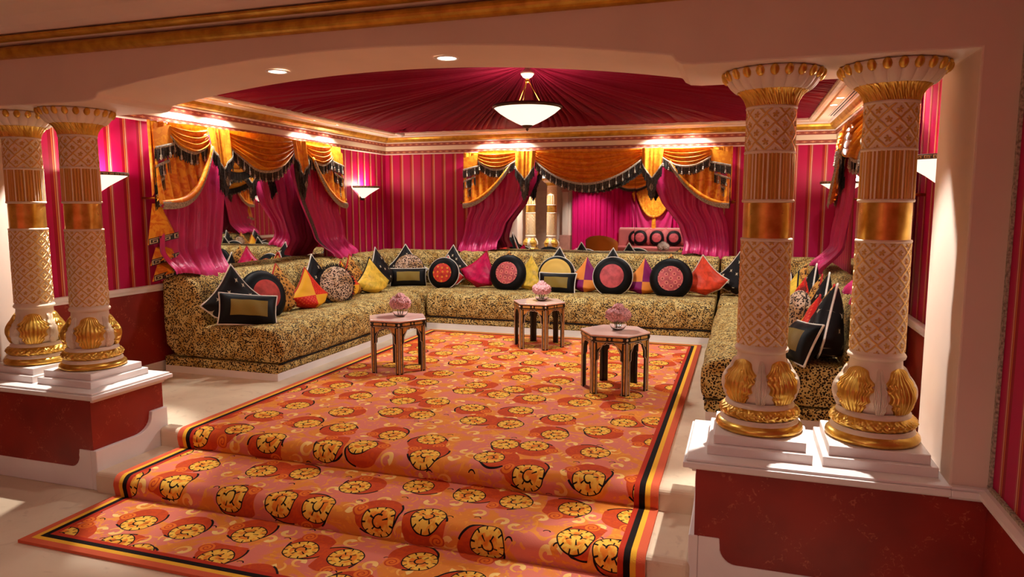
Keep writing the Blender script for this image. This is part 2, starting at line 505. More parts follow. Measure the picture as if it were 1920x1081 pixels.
# ------------------------------------------------------------------ pedestals
def concave(p0, p1, n=7, flip=False):
    """quarter-round between two points, hollow side up"""
    out = []
    for i in range(n + 1):
        a = PI / 2 * i / n
        if flip: out.append((p0[0] + (p1[0] - p0[0]) * (1 - math.cos(a)), p0[1] + (p1[1] - p0[1]) * math.sin(a)))
        else: out.append((p0[0] + (p1[0] - p0[0]) * math.sin(a), p0[1] + (p1[1] - p0[1]) * (1 - math.cos(a))))
    return out
def pedestal(x0, x1, end, label, cols):
    """end = +1: free end at x1, -1: free end at x0"""
    root = empty('column_pedestal', ((x0 + x1) / 2, (YH + YF) / 2, ZLOW))
    tag(root, label, 'pedestal', 'pedestals flanking the steps')
    y0, y1 = YH - 0.008, 3.555
    obj('dado_panel', *box(x0, x1 - 0.012 if end > 0 else x1, y0, y1, ZLOW, 0.295) if end > 0 else box(x0 + 0.012, x1, y0, y1, ZLOW, 0.295), MAT['dado'], root)
    xe = x1 if end > 0 else x0
    s = -1 if end > 0 else 1           # direction away from the free end
    xo = x0 if end > 0 else x1
    # front base board, rising in a hollow curve to a corner block
    pts = [(xo, ZLOW), (xe + s * 0.03, ZLOW), (xe + s * 0.03, 0.0), (xe + s * 0.118, 0.0), (xe + s * 0.12, -0.035)]
    c = concave((xe + s * 0.19, -0.112), (xe + s * 0.12, -0.035))
    pts += c[::-1] + [(xo, -0.112)]
    vv, ff = prism(pts, YH - 0.012, YH + 0.03, 'y')
    bevel(obj('base_board', vv, ff, MAT['white'], root), 0.005)
    # end base board that climbs with the steps
    pts = [(YH - 0.012, ZLOW), (3.565, ZLOW), (3.565, 0.12), (3.44, 0.12), (3.435, 0.09)]
    c = concave((3.31, 0.0), (3.435, 0.09))
    pts += c[::-1] + [(YH - 0.012, 0.0)]
    a, b = (xe - 0.03, xe + 0.012) if end > 0 else (xe - 0.012, xe + 0.03)
    vv, ff = prism(pts, a, b, 'x')
    bevel(obj('end_board', vv, ff, MAT['white'], root), 0.005)
    # moulded cap
    m = MB(); e0 = 0.0 if end > 0 else 1.0; e1 = 1.0 - e0
    for o, z0, z1 in ((0.006, 0.285, 0.298), (0.018, 0.298, 0.310), (0.042, 0.310, 0.335), (0.030, 0.335, 0.347)):
        m.add(box(x0 - o * e0, x1 + o * e1, YH - o, y1 + o, z0, z1))
    bevel(obj('cap_moulding', *m.vf(), MAT['white'], root), 0.004, 2)
    for cx in cols:
        m = MB().add(box(cx - 0.213, cx + 0.213, COLY - 0.213, COLY + 0.213, 0.346, 0.388)).add(box(cx - 0.188, cx + 0.188, COLY - 0.188, COLY + 0.188, 0.388, 0.430))
        bevel(obj('plinth_block', *m.vf(), MAT['white'], root), 0.004)
pedestal(-4.5, -3.55, 1, 'red panelled pedestal with white cap carrying the left pair of columns', COLX[:2])
pedestal(-0.165, 0.80, -1, 'red panelled pedestal with white cap carrying the right pair of columns', COLX[2:])
# red dado of the arch wall beside the pedestals
wf = bpy.data.objects['wall_front']
obj('dado', *box(0.80, HX1, YH - 0.008, YH, -0.11, 0.29), MAT['dado'], wf)
obj('dado', *box(HX0, -4.5, YH - 0.008, YH, -0.11, 0.29), MAT['dado'], wf)
m = MB()
for a, b in ((0.80, HX1), (HX0, -4.5)):
    for o, z0, z1 in ((0.006, 0.285, 0.298), (0.018, 0.298, 0.310), (0.042, 0.310, 0.335), (0.030, 0.335, 0.347)):
        m.add(box(a, b, YH - o, YH, z0, z1))
bevel(struct('trim_9', *m.vf(), MAT['white'], label='white rail continuing the pedestal caps along the arch wall'), 0.004)
struct('baseboard_front', *MB().add(box(0.80, HX1, YH - 0.012, YH, ZLOW, -0.112)).add(box(HX0, -4.5, YH - 0.012, YH, ZLOW, -0.112)).vf(), MAT['white'], label='white baseboard of the arch wall')

# ------------------------------------------------------------------ alcove ceiling: soffit, cornice, tent
TX0, TX1, TY0, TY1 = -4.42, 0.66, 3.92, 8.54
m = MB()
m.add(box(XL - 0.1, TX0, YF, YB + 0.1, ZC, ZC + 0.06)); m.add(box(TX1, XR + 0.1, YF, YB + 0.1, ZC, ZC + 0.06))
m.add(box(TX0, TX1, YF, TY0, ZC, ZC + 0.06)); m.add(box(TX0, TX1, TY1, YB + 0.1, ZC, ZC + 0.06))
struct('ceiling', *m.vf(), MAT['ceiling'], label='cream ceiling border around the crimson tent')

def ring(prof, x0, x1, y0, y1, inward=1, open_front=False):
    """sweep a profile of (offset, z) around a rectangle with mitred corners"""
    vv, ff = [], []; n = len(prof)
    for o, z in prof:
        o = o * inward
        yf = y0 if open_front else y0 + o
        vv += [(x0 + o, yf, z), (x1 - o, yf, z), (x1 - o, y1 - o, z), (x0 + o, y1 - o, z)]
    for i in range(n - 1):
        for k in range(1 if open_front else 0, 4):
            j = (k + 1) % 4
            ff.append((i * 4 + k, (i + 1) * 4 + k, (i + 1) * 4 + j, i * 4 + j))
    return vv, ff
R = (XL, XR, YF, YB)
def solidring(name, prof, mat, lab):
    back = [(-0.001, prof[-1][1]), (-0.001, prof[0][1])]
    vv, ff = ring(prof + back + [prof[0]], *R, open_front=True)
    return struct(name, vv, ff, mat, label=lab)
solidring('trim_10', [(0.018, 2.118), (0.024, 2.122), (0.024, 2.130), (0.020, 2.133)], MAT['white'], 'thin white bead at the foot of the cornice')
solidring('trim_11', [(0.018, 2.133), (0.022, 2.171)], MAT['band'], 'lower russet ornament band of the cornice')
solidring('trim_12', [(0.028, 2.171), (0.030, 2.228)], MAT['ceiling'], 'cream fascia between the two russet bands of the cornice')
solidring('trim_13', [(0.036, 2.228), (0.042, 2.268)], MAT['band'], 'upper russet ornament band of the cornice')
solidring('trim_14', [(0.05, 2.268), (0.056, 2.272), (0.056, 2.280), (0.05, 2.284)], MAT['white'], 'white bead under the gilded cornice moulding')
solidring('trim_15', [(0.050, 2.284), (0.062, 2.288), (0.082, 2.298), (0.098, 2.314), (0.106, 2.334), (0.108, 2.342)], MAT['gold_moulding'], 'gilded moulding of the alcove cornice')
solidring('trim_16', [(0.108, 2.342), (0.124, 2.344), (0.130, 2.352), (0.140, 2.361)], MAT['white'], 'white top bead of the alcove cornice')
# frame of the tent opening
T = (TX0, TX1, TY0, TY1)
def tentring(name, prof, mat, lab):
    vv, ff = ring(prof, *T)
    struct(name, vv, ff, mat, label=lab)
tentring('trim_17', [(-0.075, 2.361), (-0.075, 2.350), (-0.062, 2.346), (-0.05, 2.350), (-0.05, 2.361)], MAT['gold_moulding'], 'gilded bead on the ceiling around the tent')
tentring('trim_18', [(-0.05, 2.361), (-0.05, 2.352), (-0.025, 2.346), (0.0, 2.350), (0.012, 2.362), (0.012, 2.385)], MAT['cream'], 'cream moulding framing the tent fabric')

def tent():
    cx, cy = (TX0 + TX1) / 2, (TY0 + TY1) / 2
    NP, NS = 3360, 22
    W, D = TX1 - TX0, TY1 - TY0
    per = 2 * (W + D)
    rng = np.random.RandomState(3)
    t = np.linspace(0, per, NP, endpoint=False)
    bx = np.where(t < W, TX0 + t, np.where(t < W + D, TX1, np.where(t < 2 * W + D, TX1 - (t - W - D), TX0)))
    by = np.where(t < W, TY0, np.where(t < W + D, TY0 + (t - W), np.where(t < 2 * W + D, TY1, TY1 - (t - 2 * W - D))))
    ph = 2 * PI * t / per
    amp = 0.55 + 0.45 * np.sin(37 * ph + 1.3) * np.sin(53 * ph)
    cr1 = 1 - np.abs(np.sin(74 * ph + 2.5 * np.sin(17 * ph))) ** 0.55
    cr2 = 1 - np.abs(np.sin(37 * ph + 1.8 * np.sin(29 * ph))) ** 0.55
    pleat = 0.75 * cr1 + 0.9 * cr2
    V = []
    for j in range(NS):
        s = (j / (NS - 1)) ** 0.9 * 0.985
        x = bx + (cx - bx) * s; y = by + (cy - by) * s
        z = 2.376 + 0.25 * s + 0.05 * s ** 4
        a = (0.12 * (1 - s) + 0.035) * min(1, 0.02 + 5 * s)
        V.append(np.stack([x, y, z + a * amp * pleat], -1))
    V = np.concatenate(V)
    o = obj('tent_canopy', V, grid_faces(NP, NS, True), MAT['tent'], smooth=True)
    tag(o, 'pleated crimson fabric tent gathered to a point on the alcove ceiling', 'tent canopy')
tent()

# slot vent and smoke detector in the ceiling border
vent = empty('air_vent', (0.86, 6.6, ZC)); tag(vent, 'long slotted air vent in the ceiling border at right', 'vent')
obj('slot', *box(0.825, 0.838, 5.0, 8.2, ZC - 0.004, ZC + 0.002), MAT['darkslot'], vent)
obj('slot', *box(0.852, 0.865, 5.0, 8.2, ZC - 0.004, ZC + 0.002), MAT['darkslot'], vent)
obj('vent_frame', *MB().add(box(0.812, 0.825, 5.0, 8.2, ZC - 0.006, ZC + 0.001)).add(box(0.838, 0.852, 5.0, 8.2, ZC - 0.006, ZC + 0.001)).add(box(0.865, 0.878, 5.0, 8.2, ZC - 0.006, ZC + 0.001)).vf(), MAT['white'], vent)
sd = obj('smoke_detector', *lathe([(0.001, 2.305), (0.022, 2.307), (0.028, 2.318), (0.045, 2.322), (0.05, 2.34), (0.05, 2.36), (0.001, 2.36)], 24, -4.27, 8.42), MAT['white'], smooth=True)
tag(sd, 'small white smoke detector on the ceiling near the back left corner', 'smoke detector')
# ------------------------------------------------------------------ columns
def relief_shell(z0, z1, r0, r1, nu, nv, hfun, mfun=None):
    """cylindrical shell with real relief: hfun(theta, z01) -> height"""
    th = np.linspace(0, 2 * PI, nu, endpoint=False); zz = np.linspace(0, 1, nv)
    TH, Z = np.meshgrid(th, zz)
    h, g = hfun(TH, Z)
    r = r0 + (r1 - r0) * Z + h if not callable(r0) else r0(Z) + h
    V = np.stack([r * np.cos(TH), r * np.sin(TH), z0 + (z1 - z0) * Z], -1).reshape(-1, 3)
    return V, grid_faces(nu, nv, True), g.ravel()

def sstep(x, a, b):
    t = np.clip((x - a) / (b - a), 0, 1); return t * t * (3 - 2 * t)

def lattice(nc, nr, wob=0.10, line=0.006, phase=0.0):
    def fn(TH, Z):
        u = TH / (2 * PI) * nc + phase; v = Z * nr
        v2 = v
        u2 = u + 0.035 * np.sin(4 * PI * v) * np.cos(2 * PI * u)
        a = u2 + v2; b = u2 - v2
        da = np.abs(a - np.round(a)); db = np.abs(b - np.round(b))
        d = np.minimum(da, db)
        ln = 1 - sstep(d, 0.05, 0.11)
        # cell centre (lattice of half-integers in a,b)
        ca = a - np.floor(a) - 0.5; cb = b - np.floor(b) - 0.5
        cu = (ca + cb) / 2; cv = (ca - cb) / 2 + 0.05
        rr = np.hypot(cu * 1.15, cv); an = np.arctan2(cu, cv)
        leaf = 1 - sstep(rr, 0.05 + 0.12 * np.abs(np.cos(2.5 * an)) ** 0.7, 0.10 + 0.13 * np.abs(np.cos(2.5 * an)) ** 0.7)
        g = np.maximum(ln * 0.72, leaf * 0.8)
        h = line * ln + 0.006 * leaf * (0.65 + 0.35 * np.cos(5 * an))
        return h, g
    return fn

def flutes(n, depth=0.010):
    def fn(TH, Z):
        c = np.cos(n * TH); h = depth * np.abs(np.cos(n * TH / 2)) ** 0.7
        irr = 0.5 + 0.5 * np.sin(TH * n * 0.5 + 1.5 * np.sin(7 * TH))
        return h, np.clip(0.95 - 0.8 * sstep(np.abs(np.cos(n * TH / 2)), 0.55, 0.9) * irr, 0, 1)
    return fn

def floral(nc, amp):
    def fn(TH, Z):
        u = TH * nc; v = Z * PI * 2
        h = amp * (np.abs(np.sin(u + 1.2 * np.sin(v))) * np.abs(np.sin(1.5 * u - 1.7 * np.cos(v) + 0.6)) + 0.5 * np.abs(np.sin(2.7 * u + v * 1.5)))
        h = h * np.sin(PI * Z) ** 0.4
        return h, np.ones_like(h)
    return fn

def acanthus(theta0, width, z0, z1, rfun, mat, parent, name, gold=True, ng=5):
    """one lobed leaf lying on the bulb"""
    nu, nv = 45, 44
    U, Vv = np.meshgrid(np.linspace(-1, 1, nu), np.linspace(0, 1, nv))
    out = (np.clip(0.55 + 0.9 * Vv, 0, 1) * np.clip((1 - Vv) * 3.2, 0, 1) ** 0.5) if gold else np.sin(PI * np.clip(0.2 + 0.78 * Vv, 0, 1)) ** 0.5
    lob = 1 - 0.15 * np.abs(np.cos(PI * ng * Vv)) ** 1.5 * np.clip(np.abs(U) * 1.5, 0, 1)
    ang = theta0 + width * U * out * lob * (1.0 if gold else 0.85)
    curl = np.abs(U) ** 1.5
    h = 0.008 + 0.012 * (1 - np.abs(U)) * np.sin(PI * (0.1 + 0.85 * Vv)) + 0.009 * np.abs(np.sin(PI * (3.6 * np.abs(U) + 1.4 * Vv * np.abs(U)))) ** 0.8 + 0.004 * np.abs(np.sin(PI * ng * Vv)) * np.abs(U) + 0.008 * Vv ** 3
    h = h - 0.010 * (1 - sstep(np.abs(U), 0.0, 0.10)) * (1 if not gold else 0.3)
    h = h * (1 - Vv ** 6)
    h = np.where(np.abs(U) > 0.98, -0.002, h)
    h = np.where(Vv > 0.99, 0.0, h)
    zz = z0 + (z1 - z0) * Vv + 0.006 * np.abs(U) * np.sin(PI * ng * Vv)
    r = rfun(zz) + h
    V = np.stack([r * np.cos(ang), r * np.sin(ang), zz], -1).reshape(-1, 3)
    return obj(name, V, grid_faces(nu, nv), mat, parent, True, local=True)

def make_column():
    c = empty('column')
    # gilded base torus with moulded top edge (z relative to the plinth)
    def rnd(name, prof, mat, n=64): return obj(name, *lathe(prof, n), mat, c, True, local=True)
    tor = [(0.165, 0.0), (0.183, 0.004), (0.187, 0.014), (0.184, 0.026), (0.174, 0.036), (0.166, 0.042)]
    rnd('base_torus', tor, MAT['gold'])
    rnd('base_fillet', [(0.168, 0.040), (0.166, 0.050), (0.158, 0.056), (0.158, 0.060)], MAT['cream'])
    rf = lambda Z: 0.150 + 0.018 * np.sin(PI * np.clip(Z, 0, 1)) - 0.006 * Z
    V, F, g = relief_shell(0.058, 0.112, rf, 0, 320, 18, floral(11, 0.008))
    obj('relief_band', V, F, MAT['gold'], c, True, local=True)
    rnd('neck_ring', [(0.148, 0.110), (0.147, 0.120), (0.138, 0.128), (0.136, 0.132)], MAT['cream'])
    # bulb
    zb0, zb1 = 0.128, 0.350
    def rb(z):
        t = np.clip((np.asarray(z, float) - zb0) / (zb1 - zb0), 0, 1)
        return 0.124 + 0.016 * np.sin(PI * np.clip(t * 1.5, 0, 1)) - 0.022 * sstep(t, 0.3, 1.0)
    zz = np.linspace(zb0, zb1, 24)
    rnd('bulb', [(float(rb(z)), float(z)) for z in zz], MAT['cream'])
    for k in range(4):
        th = -PI / 2 + PI / 4 + k * PI / 2
        acanthus(th, 0.66, zb0 + 0.004, zb1 - 0.030, rb, MAT['gold'], c, 'acanthus_leaf', True)
        acanthus(th + PI / 4, 0.22, zb0 + 0.004, zb1 - 0.030, rb, MAT['cream'], c, 'plain_leaf', False)
    rnd('astragal', [(0.102, 0.346), (0.112, 0.352), (0.115, 0.362), (0.110, 0.371), (0.104, 0.376), (0.106, 0.382), (0.102, 0.388)], MAT['cream'])
    V, F, g = relief_shell(0.384, 0.838, 0.103, 0.101, 360, 420, lattice(9, 6.5))
    obj('lattice_shaft', V, F, MAT['gilded'], c, True, local=True, attr=g)
    def ringp(z, r): return [(r - 0.006, z - 0.008), (r + 0.004, z - 0.006), (r + 0.006, z), (r + 0.004, z + 0.006), (r - 0.006, z + 0.008)]
    rnd('shaft_ring', ringp(0.845, 0.103), MAT['cream'])
    rnd('gold_band', [(0.1005, 0.848), (0.1005, 1.004)], MAT['gold'])
    rnd('shaft_ring', ringp(1.012, 0.103), MAT['cream'])
    V, F, g = relief_shell(1.016, 1.212, 0.096, 0.095, 480, 8, flutes(38))
    obj('fluted_shaft', V, F, MAT['gilded'], c, True, local=True, attr=g)
    rnd('shaft_ring', ringp(1.218, 0.101), MAT['cream'])
    V, F, g = relief_shell(1.224, 1.398, 0.099, 0.097, 360, 180, lattice(8, 2.3, 0.10, 0.006, 0.3))
    obj('upper_lattice', V, F, MAT['gilded'], c, True, local=True, attr=g)
    rnd('shaft_ring', ringp(1.405, 0.100), MAT['cream'])
    # gilded collar of upright leaves
    def rc(Z): return 0.096 + 0.008 * Z + 0.035 * np.clip(Z, 0, 1) ** 2.5
    def hc(TH, Z):
        a = np.abs(np.sin(TH * 12)); fade = 1 - sstep(Z, 0.80, 1.0)
        h = 0.013 * a ** 0.6 * (0.3 + 0.7 * Z) * (0.35 + 0.65 * fade) + 0.008 * fade * sstep(Z, 0.72, 0.9) * np.abs(np.sin(TH * 24 + 5 * Z)) + 0.005 * fade * np.abs(np.sin(TH * 36 + 9 * Z))
        return h, np.ones_like(h)
    V, F, g = relief_shell(1.410, 1.486, rc, 0, 384, 24, hc)
    obj('leaf_collar', V, F, MAT['gold'], c, True, local=True)
    # flared fluted bell
    ne = 22
    def rbell(Z): return 0.138 + 0.044 * np.sin(PI / 2 * np.clip(Z, 0, 1)) ** 0.65 + 0.008 * Z ** 2
    def hb(TH, Z):
        h = 0.012 * np.abs(np.cos(TH * ne / 2)) ** 0.6 * (1 - 0.2 * Z) - 0.004; return h, np.zeros_like(h)
    V, F, g = relief_shell(1.474, 1.540, rbell, 0, 352, 18, hb)
    obj('bell', V, F, MAT['cream'], c, True, local=True)
    rnd('abacus_rim', [(0.186, 1.530), (0.196, 1.540), (0.202, 1.550), (0.199, 1.557), (0.184, 1.5615), (0.02, 1.5615)], MAT['cream'])
    ev, ef = lathe([(0.0005, -0.5), (0.25, -0.43), (0.43, -0.25), (0.5, 0.0), (0.43, 0.25), (0.25, 0.43), (0.0005, 0.5)], 12)
    for k in range(ne):
        th = 2 * PI * (k + 0.5) / ne
        M = Matrix.Rotation(th, 4, 'Z') @ Matrix.Translation((0.196, 0, 1.537)) @ Matrix.Rotation(math.radians(28), 4, 'Y') @ Matrix.Diagonal((0.030, 0.036, 0.048, 1))
        if k == 0: first = obj('gold_egg', ev, ef, MAT['gold'], c, True, local=True); first.matrix_local = M
        else:
            e = first.copy(); COL.objects.link(e); e.parent = c; e.matrix_local = M
    return c
col0 = make_column()
clab = ['gilded cream column at the far left edge of the photo', 'gilded cream column of the left pair, nearer the steps',
        'gilded cream column of the right pair, nearer the steps', 'gilded cream column nearest the plain jamb at right']
for i, x in enumerate(COLX):
    c = col0 if i == 0 else copy_tree(col0)
    c.location = (x, COLY, 0.430)
    c.rotation_euler = (0, 0, 0)
    tag(c, clab[i], 'column', 'columns on the pedestals')
# ------------------------------------------------------------------ window dressings
class Wall:
    def __init__(self, o, t, n): self.o, self.t, self.n = np.array(o, float), np.array(t, float), np.array(n, float)
    def __call__(self, s, d, z):
        s, d, z = np.broadcast_arrays(np.asarray(s, float), np.asarray(d, float), np.asarray(z, float))
        return self.o + s[..., None] * self.t + d[..., None] * self.n + z[..., None] * np.array([0, 0, 1.0])
W_LEFT = Wall((XL, 0, 0), (0, 1, 0), (1, 0, 0))
W_BACK = Wall((0, YB, 0), (1, 0, 0), (0, -1, 0))
W_RIGHT = Wall((XR, 0, 0), (0, 1, 0), (-1, 0, 0))
ZT = 2.117

def surf(name, P, mat, parent, kind=None):
    nv, nu = P.shape[:2]
    o = obj(name, P.reshape(-1, 3), grid_faces(nu, nv), mat, parent, True)
    if kind: o['kind'] = kind
    return o

def fringe(wall, s, d, z, parent, L=0.10, seed=1, braid=True, step=0.0075, beads=True, name='fringe'):
    """bullion fringe hanging from a curve given as arrays"""
    rng = np.random.RandomState(seed)
    s = np.asarray(s, float); d = np.asarray(d, float); z = np.asarray(z, float)
    seg = np.sqrt(np.diff(s) ** 2 + np.diff(z) ** 2 + np.diff(d) ** 2); t = np.concatenate([[0], np.cumsum(seg)])
    n = max(6, int(t[-1] / step)); q = np.linspace(0, t[-1], n)
    S, D, Z = np.interp(q, t, s), np.interp(q, t, d), np.interp(q, t, z)
    ln = L * (0.88 + 0.18 * rng.rand(n)); dd = 0.004 * rng.randn(n); w = 0.0040
    sj = 0.003 * rng.randn(n)
    A = wall(S - w, D + dd, Z); B = wall(S + w, D + dd, Z); C = wall(S + w + sj, D + dd * 2, Z - ln); E = wall(S - w + sj, D + dd * 2, Z - ln)
    V = np.stack([A, B, C, E], 1).reshape(-1, 3)
    F = np.arange(4 * n).reshape(n, 4)
    # backing web
    bq = wall(np.stack([S, S]), np.stack([D - 0.006, D - 0.006]), np.stack([Z, Z - 0.8 * L]))
    o = obj(name, V, F, MAT['fringe'], parent)
    surf('fringe_web', bq, MAT['web'], parent)
    o['kind'] = 'stuff'
    if braid:
        P = wall(np.stack([S, S, S]), np.stack([D + 0.004, D + 0.010, D + 0.006]), np.stack([Z + 0.016, Z + 0.004, Z - 0.010]))
        surf('braid', P, MAT['braid'], parent)
    if beads:
        m = MB(); nb = max(1, int(t[-1] / 0.085))
        for k in range(nb):
            qq = (k + 0.5) / nb * t[-1]
            p = wall(np.interp(qq, t, s), np.interp(qq, t, d) + 0.010, np.interp(qq, t, z))
            m.add(xform(lathe([(0.0005, -0.105), (0.012, -0.088), (0.007, -0.072), (0.010, -0.066), (0.0025, -0.056), (0.0025, 0.0)], 6), Matrix.Translation(p)))
        o = obj('tassel_beads', *m.vf(), MAT['bead'], parent); o['kind'] = 'stuff'

def swag(wall, sA, sB, D, hend, parent, d0=0.15, nf=4.5, seed=0, L=0.10, fd=0.055):
    nu, nv = 61, 41
    U, V = np.meshgrid(np.linspace(-1, 1, nu), np.linspace(0, 1, nv))
    c = (1 - np.abs(U) ** 2.0)
    sag = V ** 0.92 * (D - hend) * c + V * hend
    S = (sA + sB) / 2 + (sB - sA) / 2 * U * (1 - 0.02 * V)
    fold = 0.5 - 0.5 * np.cos(2 * PI * nf * V + 0.5 * U + seed)
    sharp = fold ** 1.6
    Dd = d0 + 0.055 * np.sqrt(np.clip(c, 0, 1)) * (0.35 + 0.65 * V) + fd * (sharp - 0.4) * np.clip(c, 0, 1) ** 0.5 * np.minimum(1, V * 8) + 0.012 * np.sin(7 * U + 3 * seed) * V
    Z = ZT - sag - 0.016 * np.sin(2 * PI * nf * V + 0.6 * U + seed) * c ** 0.5 * (V < 0.98)
    o = surf('swag', wall(S, Dd, Z), MAT['gold_fabric'], parent)
    fringe(wall, S[-1], Dd[-1] + 0.002, Z[-1], o, L, seed + 11)
    return o

def jabot(wall, sA, sB, parent, d0=0.19, seed=0):
    sc, w = (sA + sB) / 2, (sB - sA) / 2 + 0.03
    nu, nv = 25, 14
    U, V = np.meshgrid(np.linspace(-1, 1, nu), np.linspace(0, 1, nv))
    zb = 0.20 + 0.17 * (1 - np.abs(U)) ** 0.9
    Z = ZT - V * zb
    D = d0 + 0.03 * V - 0.035 * np.exp(-(U / 0.12) ** 2) + 0.014 * np.cos(U * 9)
    S = sc + w * U * (1 - 0.10 * V)
    o = surf('jabot', wall(S, D, Z), MAT['gold_fabric'], parent)
    fringe(wall, S[-1], D[-1] + 0.004, Z[-1], o, 0.12, seed + 5, step=0.006, beads=False)
    # dark ruffled tail under the point
    for k in range(3):
        a = np.linspace(-1, 1, 15)
        zz = ZT - 0.36 - 0.06 * k - 0.03 * np.cos(a * PI) ; ww = 0.062 - 0.010 * k
        fringe(wall, sc + ww * a, d0 + 0.03 + 0.03 * np.cos(a * PI / 2) - 0.01 * k, zz, o, 0.12, seed + 20 + k, braid=False, step=0.006, beads=False, name='ruffle')
    dm = wall(np.array([sc - 0.03, sc, sc + 0.03, sc]), d0 + 0.062, np.array([ZT - 0.47, ZT - 0.42, ZT - 0.47, ZT - 0.52]))
    obj('diamond_patch', dm, [(0, 1, 2, 3)], MAT['braid'], o)

def cascade(wall, s0, sg, parent, w=0.2, seed=0):
    """zigzag side tail; sg=+1 at the left end (inner side is +s)"""
    # pleated outer panel
    nu, nv = 33, 10
    U, V = np.meshgrid(np.linspace(0, 1, nu), np.linspace(0, 1, nv))
    S = s0 + sg * (U * (w + 0.02) * (1 - 0.45 * V)); Z = ZT - V * (0.62 - 0.40 * U)
    D = 0.125 + 0.018 * np.sin(U * 19) + 0.01 * V
    o = surf('cascade', wall(S, D, Z), MAT['gold_fabric'], parent)
    for k, (zi, zo, wi) in enumerate(((1.935, 1.885, w + 0.01), (1.795, 1.735, w * 0.80), (1.665, 1.590, w * 0.60), (1.55, 1.49, w * 0.42))):
        a = np.linspace(0, 1, 9)
        s = s0 + sg * (0.015 + a * wi); z = zo + (zi - zo) * a
        P = wall(np.stack([s, s]), np.stack([0.165 - 0.008 * k + 0 * s, 0.175 - 0.008 * k + 0 * s]), np.stack([z + 0.16, z]))
        lp = surf('pleat', P, MAT['gold_fabric'] if k % 2 == 0 else MAT['pink'], o)
        fringe(wall, s, 0.178 - 0.008 * k + 0 * s, z, lp if False else o, 0.105, seed + k, step=0.006)

def valance(wall, s0, br, D3, label, loc, seed):
    root = empty('swag_valance', loc); tag(root, label, 'valance', 'golden swag valances')
    B = [s0 + b for b in br]
    cascade(wall, B[0], 1, root, br[1], seed); cascade(wall, B[7], -1, root, br[7] - br[6], seed + 40)
    swag(wall, B[1], B[2], D3[0], 0.115, root, seed=seed)
    swag(wall, B[3], B[4], D3[1], 0.13, root, seed=seed + 1, nf=5.5, d0=0.17, fd=0.095)
    swag(wall, B[5], B[6], D3[0], 0.115, root, seed=seed + 2)
    jabot(wall, B[2], B[3], root, seed=seed); jabot(wall, B[4], B[5], root, seed=seed + 7)
    return root

